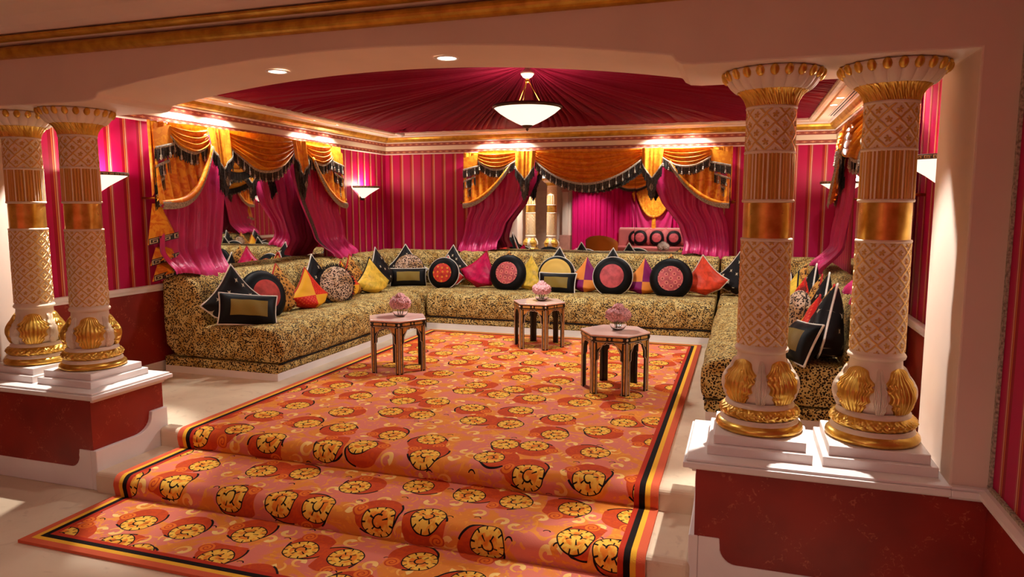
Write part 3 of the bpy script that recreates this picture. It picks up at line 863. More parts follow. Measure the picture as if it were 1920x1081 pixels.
def curtain(wall, s0, sg, wg, ez, inner, label, loc, tail, seed, zbot=0.815, band=False):
    """tied-back drape: golden front layer swept to the tie, magenta layer falling to the sofa"""
    root = empty('tied_curtain', loc); tag(root, label, 'curtain', 'tied back curtains')
    rng = np.random.RandomState(seed)
    # magenta layer
    nu, nv = 121, 70
    A, B = np.meshgrid(np.linspace(0, 1, nu), np.linspace(0, 1, nv))
    Zr = 2.10 - B * (2.10 - zbot)
    iz = np.array([p[1] for p in inner])[::-1]; is_ = np.array([p[0] for p in inner])[::-1]
    sI = np.interp(Zr, iz, is_)
    sO = 0.03 + 0.02 * B + 0.05 * np.exp(-((Zr - 1.44) / 0.12) ** 2) - 0.05 * sstep(B, 0.55, 1.0)
    bul = np.exp(-((Zr - 1.44) / 0.22) ** 2)
    S = s0 + sg * (sO + (sI - sO) * A)
    Aw = A + 0.05 * np.sin(1.7 * B + seed) + 0.03 * np.sin(4 * A + 2.3 * B)
    fo = 0.55 * np.sin(2 * PI * (3.1 * Aw + 0.13 * seed)) + 0.38 * np.sin(2 * PI * (6.7 * Aw + 0.37 * seed)) + 0.22 * np.sin(2 * PI * (11.9 * Aw + 0.61 * seed))
    amp = 0.034 * (0.55 + 0.6 * B)
    D = 0.115 + amp * fo
    D = D + 0.17 * sstep(B, 0.80, 1.0) + 0.04 * sstep(B, 0.3, 0.8)
    hem = 0.03 * np.sin(5 * A + seed) * sstep(B, 0.8, 1.0)
    Z = Zr - 0.05 * bul * (1 - A) + hem + 0.02 * sstep(B, 0.9, 1)
    surf('magenta_drape', wall(S, np.maximum(D, 0.085), Z), MAT['pink'], root)
    # inner edge braid
    if band:
        cs = int(nu * 0.80)
        D2 = np.maximum(D, 0.085) + 0.006
        P = wall(S[:, cs:cs + 13], D2[:, cs:cs + 13], Z[:, cs:cs + 13])
        surf('edge_braid', P, MAT['grey_braid'], root)
    # golden layer
    nu, nv = 97, 30
    A, B = np.meshgrid(np.linspace(0, 1, nu), np.linspace(0, 1, nv))
    zsw = 1.455 + 0.50 * A ** ez
    Z = 2.105 - B * (2.105 - zsw)
    S = s0 + sg * (0.02 + wg * A * (1 - 0.06 * B))
    D = 0.165 + 0.022 * np.sin(2 * PI * (6.5 * A + 0.1 * np.sin(4 * B))) * (0.5 + 0.5 * B) + 0.05 * B ** 2
    D = np.minimum(D, 0.235)
    go = surf('golden_drape', wall(S, D - 0.02, Z), MAT['gold_lining'], root)
    Dh = 0.205 + 0.02 * np.sin(PI * A[-1])
    e = [tuple(p) for p in wall(S[-1], Dh, Z[-1] - 0.005)]
    rr = [0.016 + 0.014 * math.sin(PI * i / (len(e) - 1)) for i in range(len(e))]
    o = obj('rolled_hem', *tube(e[::3], rr[::3], 8), MAT['gold_lining'], root, True)
    uu = np.concatenate([[0], np.cumsum(np.hypot(np.diff(S[-1]), np.diff(Z[-1])))])
    drop = np.stack([0.0 * uu, -0.028 + 0 * uu, -0.062 + 0 * uu]); dz = np.stack([0.02 + 0 * uu, 0.028 + 0 * uu, 0.012 + 0 * uu])
    P = wall(np.stack([S[-1]] * 3), Dh[None] + dz, Z[-1][None] + drop)
    surf('hem_braid', P, MAT['braid'], root)
    # zigzag tail with greek key border on the outer edge
    if tail:
        for k, (zt, zb, wt) in enumerate(((1.44, 1.10, 0.21), (1.08, 0.93, 0.19), (0.95, 0.80, 0.18))):
            sa, sb = s0 - sg * 0.06, s0 + sg * wt
            q = wall(np.array([s0 + sg * 0.03, s0 + sg * (0.10 if k == 0 else wt), sb, sa]), np.array([0.10, 0.12, 0.17, 0.12]) + 0.012 * k, np.array([zt, zt, zb + 0.05, zb]))
            mid = wall(np.array([(s0 + sb) / 2]), 0.19 + 0.012 * k, np.array([(zt + zb) / 2]))
            t = obj('zigzag_tail', np.concatenate([q, mid]), [(0, 1, 4), (1, 2, 4), (2, 3, 4), (3, 0, 4)], MAT['gold_lining'], root)
            b0 = wall(np.array([sa, sb]), np.array([0.135, 0.185]) + 0.016 * k, np.array([zb, zb + 0.05]))
            b1 = b0 + np.array([0, 0, 0.052])
            obj('key_border', np.concatenate([b0, b1[::-1]]), [(0, 1, 2, 3)], MAT['key'], t, uv=[(0, 0), (0.2, 0), (0.2, 1), (0, 1)])
            if k < 2:
                q = wall(np.array([s0 + sg * 0.0, sb, sb + sg * 0.02, s0 + sg * 0.06]), np.array([0.11, 0.13, 0.13, 0.11]) + 0.012 * k, np.array([zb + 0.03, zb + 0.05, zb - 0.06, zb - 0.14]))
                obj('lining_fold', q, [(0, 1, 2, 3)], MAT['pink'], t)
    return root

def knob(wall, s, z, label, sg):
    root = empty('tieback_knob', tuple(wall(s, 0.0, z))); tag(root, label, 'tieback', 'brass tieback knobs')
    a, b = wall(s, 0.0, z), wall(s, 0.17, z)
    obj('post', *tube([tuple(a), tuple((a + b) / 2), tuple(b)], 0.009, 8), MAT['brass'], root, True)
    # six-pointed rosette
    n = wall.n; t = wall.t
    pts = []
    for k in range(12):
        r = 0.036 if k % 2 == 0 else 0.015
        th = PI * k / 6
        pts.append(b + t * (r * math.cos(th)) + np.array([0, 0, 1]) * (r * math.sin(th)))
    V = pts + [b + n * 0.018, b - n * 0.008]
    F = [(k, (k + 1) % 12, 12) for k in range(12)] + [((k + 1) % 12, k, 13) for k in range(12)]
    obj('rosette', V, F, MAT['brass'], root)

BR_SIDE = [0, 0.19, 0.66, 0.88, 1.90, 2.09, 2.65, 2.90]
BR_BACK = [0, 0.21, 0.76, 0.98, 2.37, 2.57, 3.16, 3.39]
S_SIDE, S_BACK = 4.62, -3.53
inn_side = [(0.96, 2.10), (0.90, 1.8), (0.84, 1.5), (0.74, 1.1), (0.62, 0.81)]
inn_back = [(0.98, 2.10), (0.94, 1.75), (0.80, 1.45), (0.60, 1.2), (0.52, 0.95), (0.54, 0.81)]
valance(W_LEFT, S_SIDE, BR_SIDE, (0.245, 0.36), 'golden swag valance with charcoal fringe over the mirror on the left wall', (XL, 6.2, 2.1), 3)
valance(W_BACK, S_BACK, BR_BACK, (0.235, 0.43), 'golden swag valance with charcoal fringe over the mirror on the back wall', (-1.85, YB, 2.1), 5)
valance(W_RIGHT, S_SIDE, BR_SIDE, (0.245, 0.36), 'golden swag valance glimpsed on the right wall behind the columns', (XR, 6.2, 2.1), 9)
SE, BE = S_SIDE + 2.90, S_BACK + 3.39
curtain(W_LEFT, S_SIDE, 1, 0.66, 3.2, inn_side, 'magenta curtain with golden front on the left wall, nearest the left columns', (XL, S_SIDE, 0.8), True, 1)
curtain(W_LEFT, SE, -1, 0.72, 2.4, [(1.08, 2.10), (1.0, 1.75), (0.88, 1.45), (0.72, 1.15), (0.55, 0.81)], 'magenta curtain with a dark braid stripe on the left wall near the back corner', (XL, SE, 0.8), False, 2, band=True)
curtain(W_BACK, S_BACK, 1, 0.70, 2.0, inn_back, 'left magenta curtain swept aside on the back wall', (S_BACK, YB, 0.8), False, 3)
curtain(W_BACK, BE, -1, 0.74, 2.2, inn_back, 'right magenta curtain swept aside on the back wall', (BE, YB, 0.8), False, 4)
curtain(W_RIGHT, S_SIDE, 1, 0.66, 3.0, inn_side, 'magenta curtain on the right wall half hidden by the column beside the jamb', (XR, S_SIDE, 0.8), True, 5)
curtain(W_RIGHT, SE, -1, 0.72, 2.4, inn_side, 'magenta curtain on the right wall seen between the two right columns', (XR, SE, 0.8), False, 6)
for w_, s_, z_, g_, lb in ((W_LEFT, S_SIDE + 0.03, 1.485, 1, 'brass tieback rosette at the near end of the left wall curtains'), (W_LEFT, SE + 0.02, 1.485, -1, 'brass tieback rosette at the far end of the left wall curtains'),
                           (W_BACK, S_BACK - 0.02, 1.47, 1, 'brass star tieback at the left of the back wall curtains'), (W_BACK, BE + 0.02, 1.47, -1, 'brass star tieback at the right of the back wall curtains'),
                           (W_RIGHT, S_SIDE + 0.03, 1.485, 1, 'brass tieback rosette on the right wall below the near sconce'), (W_RIGHT, SE + 0.02, 1.485, -1, 'brass tieback rosette at the far end of the right wall curtains')):
    knob(w_, s_, z_, lb, g_)

# ------------------------------------------------------------------ mirrors behind the curtains
def mirror(wall, cuts, z0, z1, label, loc):
    root = empty('wall_mirror', loc); tag(root, label, 'mirror', 'wall mirrors behind the curtains')
    for i in range(len(cuts) - 1):
        a, b = cuts[i] + 0.0015, cuts[i + 1] - 0.0015
        tilt = 0.004 * i
        P = wall(np.array([a, b, b, a, a, b, b, a]), np.array([0.02, 0.02 + tilt, 0.02 + tilt, 0.02, 0.008, 0.008, 0.008, 0.008]), np.array([z0, z0, z1, z1, z0, z0, z1, z1]))
        F = [(0, 1, 2, 3), (7, 6, 5, 4), (0, 4, 5, 1), (1, 5, 6, 2), (2, 6, 7, 3), (3, 7, 4, 0)]
        obj('mirror_pane', P, F, MAT['mirror'], root)
mirror(W_LEFT, [S_SIDE + 0.25, SE - 0.25], 0.72, 2.11, 'wall mirror framed by the curtains on the left wall', (XL, 6.2, 0.72))
mirror(W_BACK, [S_BACK + 0.3, -1.285, BE - 0.3], 0.72, 2.11, 'wall mirror of two panes between the curtains on the back wall', (-1.85, YB, 0.72))
mirror(W_RIGHT, [S_SIDE + 0.25, SE - 0.25], 0.72, 2.11, 'wall mirror behind the curtains on the right wall', (XR, 6.2, 0.72))

# ------------------------------------------------------------------ wall sconces
def sconce(wall, s, label):
    zr = 1.665
    root = empty('wall_sconce', tuple(wall(s, 0.0, 1.5))); tag(root, label, 'wall lamp', 'half-cone wall sconces')
    def half(prof, off=0.01, n=25):
        th = np.linspace(0, PI, n); pr = np.array(prof)
        S = s + pr[:, 0][:, None] * np.cos(th)[None]; D = off + pr[:, 0][:, None] * np.sin(th)[None] * 0.92
        return wall(S, D, np.broadcast_to(pr[:, 1][:, None], S.shape))
    surf('glass_shade', half([(0.022, 1.52), (0.10, 1.575), (0.18, 1.622), (0.236, zr - 0.012)]), MAT['lamp_glass'], root)
    P = half([(0.240, zr - 0.014), (0.244, zr - 0.012), (0.246, zr + 0.008), (0.241, zr + 0.012), (0.232, zr + 0.010), (0.230, zr - 0.012)])
    nv, nu = P.shape[:2]
    uvs = [(i / (nu - 1) * 1.2, [0, 0, 1, 1, 1, 0][j]) for j in range(nv) for i in range(nu)]
    obj('rim', P.reshape(-1, 3), grid_faces(nu, nv), MAT['key_rim'], root, True, uv=uvs)
    surf('finial', half([(0.001, 1.490), (0.012, 1.495), (0.016, 1.505), (0.024, 1.512), (0.027, 1.524)]), MAT['bronze'], root)
    bp = wall(np.array([s - 0.05, s + 0.05, s + 0.05, s - 0.05] * 2), np.array([0.0] * 4 + [0.012] * 4), np.array([1.50, 1.50, 1.66, 1.66] * 2))
    obj('wall_plate', bp, [(0, 1, 2, 3), (4, 5, 6, 7), (0, 1, 5, 4), (1, 2, 6, 5), (2, 3, 7, 6), (3, 0, 4, 7)], MAT['bronze'], root)
    lamp('sconce_light', 'POINT', tuple(wall(s, 0.13, zr + 0.02)), POW['sconce'], (1.0, 0.86, 0.68), 0.06, root)
sconce(W_LEFT, 4.20, 'opal wall sconce on the left wall half hidden by the left columns')
sconce(W_LEFT, 8.22, 'opal wall sconce on the left wall near the back corner')
sconce(W_RIGHT, 4.20, 'large opal wall sconce beside the plain jamb at right')
sconce(W_RIGHT, 8.22, 'opal wall sconce on the right wall seen between the two right columns')

# ------------------------------------------------------------------ pendant
def pendant(cx, cy, label, up, down, color, dz=0.0):
    root = empty('pendant_lamp', (cx, cy, 2.10)); tag(root, label, 'pendant lamp')
    def rd(name, prof, mat, n=48): return obj(name, *lathe(prof, n, cx, cy), mat, root, True)
    rd('glass_bowl', [(0.03, 2.132), (0.10, 2.163), (0.18, 2.205), (0.25, 2.250), (0.298, 2.290)], MAT['lamp_glass'])
    P = np.array([(0.300, 2.286), (0.312, 2.290), (0.316, 2.306), (0.308, 2.318), (0.298, 2.314), (0.296, 2.29)])
    v_, f_ = lathe(P, 48, cx, cy)
    rd('rim', [tuple(p) for p in P], MAT['bronze'])
    rd('finial', [(0.001, 2.090), (0.010, 2.098), (0.014, 2.106), (0.010, 2.114), (0.030, 2.120), (0.048, 2.134), (0.052, 2.146)], MAT['bronze'], 24)
    hub = rd('hub', [(0.001, 2.515), (0.018, 2.518), (0.022, 2.53), (0.018, 2.545), (0.010, 2.55)], MAT['brass'], 24)
    for k in range(3):
        th = 2 * PI * k / 3 + 0.5
        obj('suspension_rod', *tube([(cx + 0.15 * math.cos(th), cy + 0.15 * math.sin(th), 2.30), (cx + 0.012 * math.cos(th), cy + 0.012 * math.sin(th), 2.53)], 0.004, 6), MAT['brass'], root, True)
    rd('ceiling_cup', [(0.012, 2.545), (0.020, 2.555), (0.040, 2.565), (0.058, 2.588), (0.062, 2.60), (0.05, 2.612), (0.001, 2.66)], MAT['cream'], 32)
    lamp('pendant_light', 'POINT', (cx, cy, 2.31), up, color, 0.14, root)
    lamp('pendant_glow', 'SPOT', (cx, cy, 2.08), down, color, 0.12, root, (cx, cy, 0), 165, 0.6)
    root.location.z += dz
pendant(-1.88, 6.20, 'opal bowl pendant lamp hanging from the centre of the tent', POW['pendant'], POW['down'], WARM)
pendant(-1.1, -0.9, 'added fill lamp shaped as an opal bowl pendant, unseen behind the camera', 6, POW['hallfill'], HALLC, -0.235)  # second bowl added out of view as soft frontal fill on the columns

# ------------------------------------------------------------------ recessed downlights
def downlight(x, y, z, label, group, power, aim, angle=80, r=0.045, blend=0.6, color=WARM, soft=0.03):
    root = empty('recessed_downlight', (x, y, z)); tag(root, label, 'downlight', group)
    obj('trim_ring', *lathe([(r, 0.0), (r + 0.003, -0.004), (r + 0.014, -0.005), (r + 0.018, 0.0)], 28), MAT['white'], root, True, local=True)
    obj('lit_disc', *lathe([(0.0005, -0.0015), (r, -0.0015)], 28), MAT['lamp_disc'], root, local=True)
    lamp('downlight_beam', 'SPOT', (x, y, z - 0.008), power, color, soft, root, aim, angle, blend)
    return root
za = lambda x: zs + (zp - zs) * (1 - (2 * (x - xa0) / (xa1 - xa0) - 1) ** 2)
for x, lb in ((-2.40, 'recessed downlight at the left of the arch underside'), (-1.415, 'recessed downlight near the crown of the arch underside')):
    downlight(x, 3.3, za(x) - 0.002, lb, 'downlights in the arch', POW['soffit'], (x, 3.3, 0), 110, color=WARM)
for x, lb in ((-4.06, 'recessed downlight behind the left pair of columns'), (0.33, 'recessed downlight behind the right pair of columns')):
    downlight(x, 3.76, ZC, lb, 'downlights behind the columns', POW['rear'], (x, 2.75, 0), 58, soft=0.02, blend=0.35)
for i, s in enumerate((5.08, 5.52, 6.88, 7.34)):
    for w_, nm in ((W_LEFT, 'left'), (W_RIGHT, 'right')):
        p = w_(s, 0.235, ZC); q = w_(s, 0.10, 1.2)
        downlight(p[0], p[1], p[2], 'recessed downlight in the ceiling border over the %s wall, %s from the back' % (nm, ('fourth', 'third', 'second', 'first')[i]), 'downlights washing the walls', POW['wash'], tuple(q), 128, 0.035, 0.5)
for i, s in enumerate((-3.16, -2.80, -0.98, -0.62)):
    p = W_BACK(s, 0.235, ZC); q = W_BACK(s, 0.10, 1.2)
    downlight(p[0], p[1], p[2], 'recessed downlight in the ceiling border over the back wall, %s from the left' % ('first', 'second', 'third', 'fourth')[i], 'downlights washing the walls', POW['wash'], tuple(q), 128, 0.035, 0.5)
# unseen downlights added to light the hall and its reflected pink curtain
for i, (x, y) in enumerate(((-4.2, 1.2), (-1.6, 1.2), (0.2, 1.3), (-4.6, -3.2), (-2.6, -3.0), (-0.6, -3.2))):
    downlight(x, y, ZHALL, 'added unseen downlight in the hall ceiling, ' + ('over the floor before the left pedestal', 'over the floor before the carpet', 'over the floor before the right pedestal', 'nearest the hall pilaster', 'before the pink hall sofa', 'beside the striped hall wall')[i], 'added hall ceiling downlights', POW['hall'] if y > 0 else POW['hallrear'], (x, y, 0) if y > 0 else (x, -4.2, 0), 150 if y > 0 else 80, 0.05, 0.9, HALLC if y > 0 else WARM, 0.05)
# ------------------------------------------------------------------ carpet over floor and steps
def rug_mat():
    k = NT('swirl_medallion_carpet', 0.9)
    uv = k.uv(); s = k.xyz(uv); X, Y = s[0], s[1]      # metres; X across 0..3.01, Y along
    P = k.comb(X, Y, 0.0)
    warp = k.vm('SCALE', k.vm('SUBTRACT', k.noise(P, 6, 2, col=True), (0.5, 0.5, 0.5)), s=0.02)
    Pw = k.vm('ADD', P, warp)
    sal, org, red, drk = lin(214, 118, 98), lin(220, 132, 52), lin(186, 66, 30), lin(26, 16, 14)
    yel, crm = lin(236, 186, 74), lin(240, 204, 124)
    bg = k.mix(k.smooth(k.noise(P, 4.2, 3, 1.8), 0.47, 0.58), sal, org)
    # small cream curls
    S2 = 6.2
    v2 = k.vor(k.vm('ADD', Pw, (0.31, 0.17, 0)), S2, 0.85, '2D')
    l2 = k.vm('SUBTRACT', k.vm('ADD', Pw, (0.31, 0.17, 0)), v2['Position'])
    q = k.xyz(l2); r2 = k.vm('LENGTH', k.comb(q[0], q[1], 0)); c2 = k.xyz(v2['Color'])
    a2 = k.fr(k.add(k.m_('DIVIDE', k.m_('ARCTAN2', q[1], q[0]), 2 * PI), k.add(c2[0], 1.0)))
    rad = k.add(0.016, k.mul(a2, 0.028))
    curl = k.mul(k.lt(k.ab(k.sub(r2, rad)), k.add(0.002, k.mul(k.sub(1.0, a2), 0.014))), k.lt(a2, 0.86))
    flame = k.mul(k.smooth(k.noise(k.vm('ADD', P, (7, 3, 0)), 9.5, 2, 3.0), 0.60, 0.62), 1.0)
    col = k.mix(k.mul(flame, 0.8), bg, lin(230, 150, 52))
    col = k.mix(curl, col, k.mix(a2, crm, lin(232, 160, 60)))
    # tiny dark ticks
    v3 = k.vor(k.vm('ADD', Pw, (0.9, 0.4, 0)), 4.3, 0.9, '2D')
    t3 = k.xyz(k.vm('SUBTRACT', k.vm('ADD', Pw, (0.9, 0.4, 0)), v3['Position']))
    r3 = k.vm('LENGTH', k.comb(t3[0], t3[1], 0))
    tick = k.mul(k.lt(k.ab(k.sub(r3, 0.017)), 0.0032), k.gt(t3[1], 0.003))
    col = k.mix(tick, col, drk)
    # medallions
    S1 = 3.15
    v1 = k.vor(Pw, S1, 0.52, '2D')
    l1 = k.vm('SUBTRACT', Pw, v1['Position']); c1 = k.xyz(v1['Color'])
    ang = k.mul(c1[0], 6.283)
    rot = k.n('ShaderNodeVectorRotate', rotation_type='Z_AXIS'); k.set(rot.inputs['Vector'], l1); k.set(rot.inputs['Angle'], ang)
    g = k.xyz(rot.outputs[0]); lx, ly = g[0], g[1]
    Rm = 0.088
    r = k.vm('LENGTH', k.comb(lx, ly, 0)); th = k.m_('ARCTAN2', ly, lx)
    # crescent and its curl
    dx = k.add(lx, -0.048); dy = k.add(ly, 0.022)
    rc = k.vm('LENGTH', k.comb(dx, dy, 0))
    out = k.gt(r, Rm)
    cres = k.mul(k.lt(rc, 0.120), out)
    col = k.mix(cres, col, k.mix(k.smooth(k.noise(P, 24, 2, 1.5), 0.45, 0.6), red, lin(198, 74, 26)))
    ex = k.add(lx, -0.120); ey = k.add(ly, -0.052); re = k.vm('LENGTH', k.comb(ex, ey, 0)); te = k.fr(k.add(k.m_('DIVIDE', k.m_('ARCTAN2', ey, ex), 2 * PI), 1.0))
    col = k.mix(k.lt(re, 0.040), col, lin(222, 112, 34))
    spi = k.lt(k.ab(k.sub(k.fr(k.sub(k.m_('DIVIDE', re, 0.020), te)), 0.5)), 0.17)
    col = k.mix(k.mul(spi, k.lt(re, 0.042)), col, red)
    inl = k.mul(k.mul(k.lt(k.ab(k.sub(rc, 0.120)), 0.0055), out), k.lt(lx, 0.04))
    col = k.mix(inl, col, drk)
    # disc
    sect = k.fr(k.m_('DIVIDE', k.add(th, 4.0), 2 * PI / 11))
    face = k.mix(k.smooth(k.noise(P, 30, 2, 1.0), 0.45, 0.62), yel, lin(228, 150, 46))
    disc = k.mix(k.lt(r, Rm * 0.60), face, k.mix(k.smooth(k.noise(P, 18, 2), 0.42, 0.58), lin(222, 122, 36), yel))
    spoke = k.mul(k.lt(k.ab(k.sub(sect, 0.5)), 0.085), k.gt(r, Rm * 0.72))
    s5 = k.fr(k.m_('DIVIDE', k.add(th, 4.0), 2 * PI / 5))
    spk2 = k.mul(k.mul(k.lt(k.ab(k.sub(s5, 0.5)), 0.07), k.lt(r, Rm * 0.56)), k.gt(r, Rm * 0.24))
    arc = k.mul(k.lt(k.ab(k.sub(r, Rm * 0.30)), 0.0038), k.gt(th, -1.4))
    blk = k.mx(k.mx(spoke, spk2), k.mx(arc, k.gt(r, Rm * 0.93)))
    disc = k.mix(blk, disc, drk)
    col = k.mix(k.lt(r, Rm), col, disc)
    # borders
    d = k.mn(k.mn(X, k.sub(3.01, X)), k.mn(Y, k.sub(RUGLEN, Y)))
    col = k.mix(k.lt(d, 0.122), col, lin(176, 48, 26))
    col = k.mix(k.lt(d, 0.096), col, drk)
    col = k.mix(k.lt(d, 0.066), col, lin(230, 170, 50))
    col = k.mix(k.lt(d, 0.040), col, lin(206, 92, 60))
    k.base(col)
    k.b.inputs['Specular IOR Level'].default_value = 0.15
    k.bump(k.noise(P, 240, 2), 0.35, 0.004)
    return k.m
RX0, RX1 = -3.365, -0.355
path = [(2.40, ZLOW)]
def nose(yr, z0, z1):
    """riser at yr from z0 up to z1 with a rounded carpeted nose"""
    pts = [(yr - 0.012, z0), (yr - 0.010, z0 + 0.03)]
    for i in range(9):
        a = PI * i / 16 * 1.0
        pts.append((yr + 0.022 - 0.040 * math.cos(a), z1 - 0.045 + 0.045 * math.sin(a)))
    return pts
for i in range(1, 5): path.append((2.40 + 0.14 * i, ZLOW))
path += nose(3.0, ZLOW, -0.12) + [(3.2, -0.12), (3.4, -0.12)] + nose(3.49, -0.12, 0.0)
for i in range(1, 14): path.append((3.55 + (7.30 - 3.55) * i / 13, 0.0))
pa = np.array(path); arc_ = np.concatenate([[0], np.cumsum(np.hypot(np.diff(pa[:, 0]), np.diff(pa[:, 1])))])
RUGLEN = float(arc_[-1])
nrm = np.stack([-np.gradient(pa[:, 1]), np.gradient(pa[:, 0])], 1); nrm /= np.linalg.norm(nrm, axis=1)[:, None]
def rug():
    xs = np.linspace(RX0, RX1, 13); n = len(pa); V = []; UV = []
    for lay in (0.016, 0.001):
        for j in range(n):
            for x in xs:
                V.append((x, pa[j, 0] + nrm[j, 0] * lay, pa[j, 1] + nrm[j, 1] * lay)); UV.append((x - RX0, arc_[j]))
    nx = len(xs); F = [tuple(q) for q in grid_faces(nx, n)] + [tuple(q[::-1] + nx * n) for q in grid_faces(nx, n)]
    o_ = nx * n
    for j in range(n - 1):
        F.append((j * nx, (j + 1) * nx, (j + 1) * nx + o_, j * nx + o_)); e = nx - 1
        F.append((j * nx + e, j * nx + e + o_, (j + 1) * nx + e + o_, (j + 1) * nx + e))
    for i in range(nx - 1):
        F.append((i, i + o_, i + 1 + o_, i + 1)); b = (n - 1) * nx
        F.append((b + i, b + i + 1, b + i + 1 + o_, b + i + o_))
    o = obj('carpet', V, F, rug_mat(), smooth=True, uv=UV)
    m = o.modifiers.new('edge', 'EDGE_SPLIT'); m.split_angle = math.radians(60)
    tag(o, 'orange carpet with black-lined swirl medallions running down the two steps', 'carpet')
rug()

# ------------------------------------------------------------------ sofas
def soft_prism(wall, prof, s0, s1, r=0.035, puff=0.0, n=14):
    pr = np.array(prof); c = pr.mean(0)
    ts = [0, 0.1, 0.3, 0.6, 1.0]; sc = [0, 0.44, 0.71, 0.92, 1.0]
    st = [(s0 + r * t, s_) for t, s_ in zip(ts, sc)]
    st += [(s0 + r + (s1 - s0 - 2 * r) * i / n, 1.0) for i in range(1, n)]
    st += [(s1 - r * t, s_) for t, s_ in zip(ts[::-1], sc[::-1])]
    V = []; N = len(pr)
    L = np.linalg.norm(pr - c, axis=1)
    for i, (s, q) in enumerate(st):
        k = (L - r * (1 - q)) / L
        P = c + (pr - c) * k[:, None]
        P = P + (pr - c) / L[:, None] * puff * (0.5 * math.sin(i * 2.1) + 0.5 * math.sin(i * 0.9 + 1)) * (q == 1.0)
        V.append(wall(np.full(N, s), P[:, 0], P[:, 1]))
    V = np.concatenate(V)
    F = [tuple(q) for q in grid_faces(N, len(st), True)]
    F += [tuple(range(N - 1, -1, -1)), tuple((len(st) - 1) * N + i for i in range(N))]
    return V, F
def smoothprof(pts, it=2):
    P = np.array(pts, float)
    for _ in range(it):
        Q = np.roll(P, -1, 0); P = np.stack([P * 0.75 + Q * 0.25, P * 0.25 + Q * 0.75], 1).reshape(-1, 2)
    return P
def seat_prof(D):
    return smoothprof([(0.05, 0.14), (D - 0.02, 0.137), (D + 0.035, 0.15), (D + 0.045, 0.27), (D + 0.035, 0.385), (D - 0.10, 0.440), (D - 0.42, 0.436), (0.40, 0.410), (0.05, 0.40)])
def back_prof(th=0.0):
    return smoothprof([(0.05, 0.14), (0.40 + th, 0.14), (0.50 + th, 0.34), (0.47 + th, 0.56), (0.41 + th, 0.78), (0.28 + th, 0.845), (0.10, 0.835), (0.05, 0.80)])
def band_prof(D): return [(0.05, 0.06), (D, 0.06), (D + 0.012, 0.075), (D + 0.014, 0.122), (D, 0.136), (0.05, 0.136)]
def plinth_prof(D): return [(0.05, 0.0), (D + 0.004, 0.0), (D + 0.004, 0.061), (0.05, 0.061)]
def sofa(wall, s0, s1, D, th, label, loc):
    root = empty('banquette_sofa', loc); tag(root, label, 'sofa', 'leopard print banquettes')
    obj('plinth', *soft_prism(wall, plinth_prof(D), s0 + 0.003, s1 - 0.003, 0.004), MAT['white'], root)
    obj('base_band', *soft_prism(wall, band_prof(D), s0, s1, 0.012), MAT['leopard'], root)
    obj('seat_cushion', *soft_prism(wall, seat_prof(D), s0 + 0.008, s1 - 0.008, 0.045, 0.006), MAT['leopard'], root, True)
    obj('backrest', *soft_prism(wall, back_prof(th), s0, s1, 0.04, 0.005), MAT['leopard'], root, True)
    pa_ = [tuple(p) for p in wall(np.linspace(s0 + 0.02, s1 - 0.02, 20), D + 0.016, 0.137)]
    obj('seam_piping', *tube(pa_, 0.006, 6), MAT['black'], root, True)
    return root
DL, DB = 1.19, 1.41
sofa(W_LEFT, 4.74, 7.42, DL, 0.0, 'leopard print banquette along the left wall', (XL + 0.6, 6.1, 0))
sofa(W_BACK, -3.50, -0.24, DB, 0.08, 'long leopard print banquette along the back wall', (-1.87, 8.2, 0))
sofa(W_RIGHT, 4.74, 7.42, DL, -0.12, 'leopard print banquette along the right wall behind the columns', (XR - 0.6, 6.1, 0))
def corner(xa, xb, wallside, side, label, th=0.0):
    root = empty('corner_banquette', ((xa + xb) / 2, 8.2, 0)); tag(root, label, 'sofa', 'leopard print banquettes')
    o = obj('seat_cushion', *box(xa + (0.3 if side < 0 else 0.01), xb - (0.3 if side > 0 else 0.01), 7.435, YB - 0.3, 0.06, 0.432), MAT['leopard'], root); bevel(o, 0.05, 4)
    o.data.polygons.foreach_set('use_smooth', [True] * len(o.data.polygons))
    obj('backrest', *soft_prism(wallside, back_prof(th), 7.43, YB - 0.06, 0.04, 0.004), MAT['leopard'], root, True)
    obj('backrest', *soft_prism(W_BACK, back_prof(0.08), xa + (0.06 if side < 0 else 0.01), xb - (0.06 if side > 0 else 0.01), 0.04, 0.004), MAT['leopard'], root, True)
    obj('plinth', *box(xa + 0.06, xb - 0.06, 7.47, YB - 0.06, 0.0, 0.061), MAT['white'], root)
corner(XL, -3.51, W_LEFT, -1, 'leopard print corner banquette in the back left corner')
corner(-0.23, XR, W_RIGHT, 1, 'leopard print corner banquette in the back right corner', -0.12)

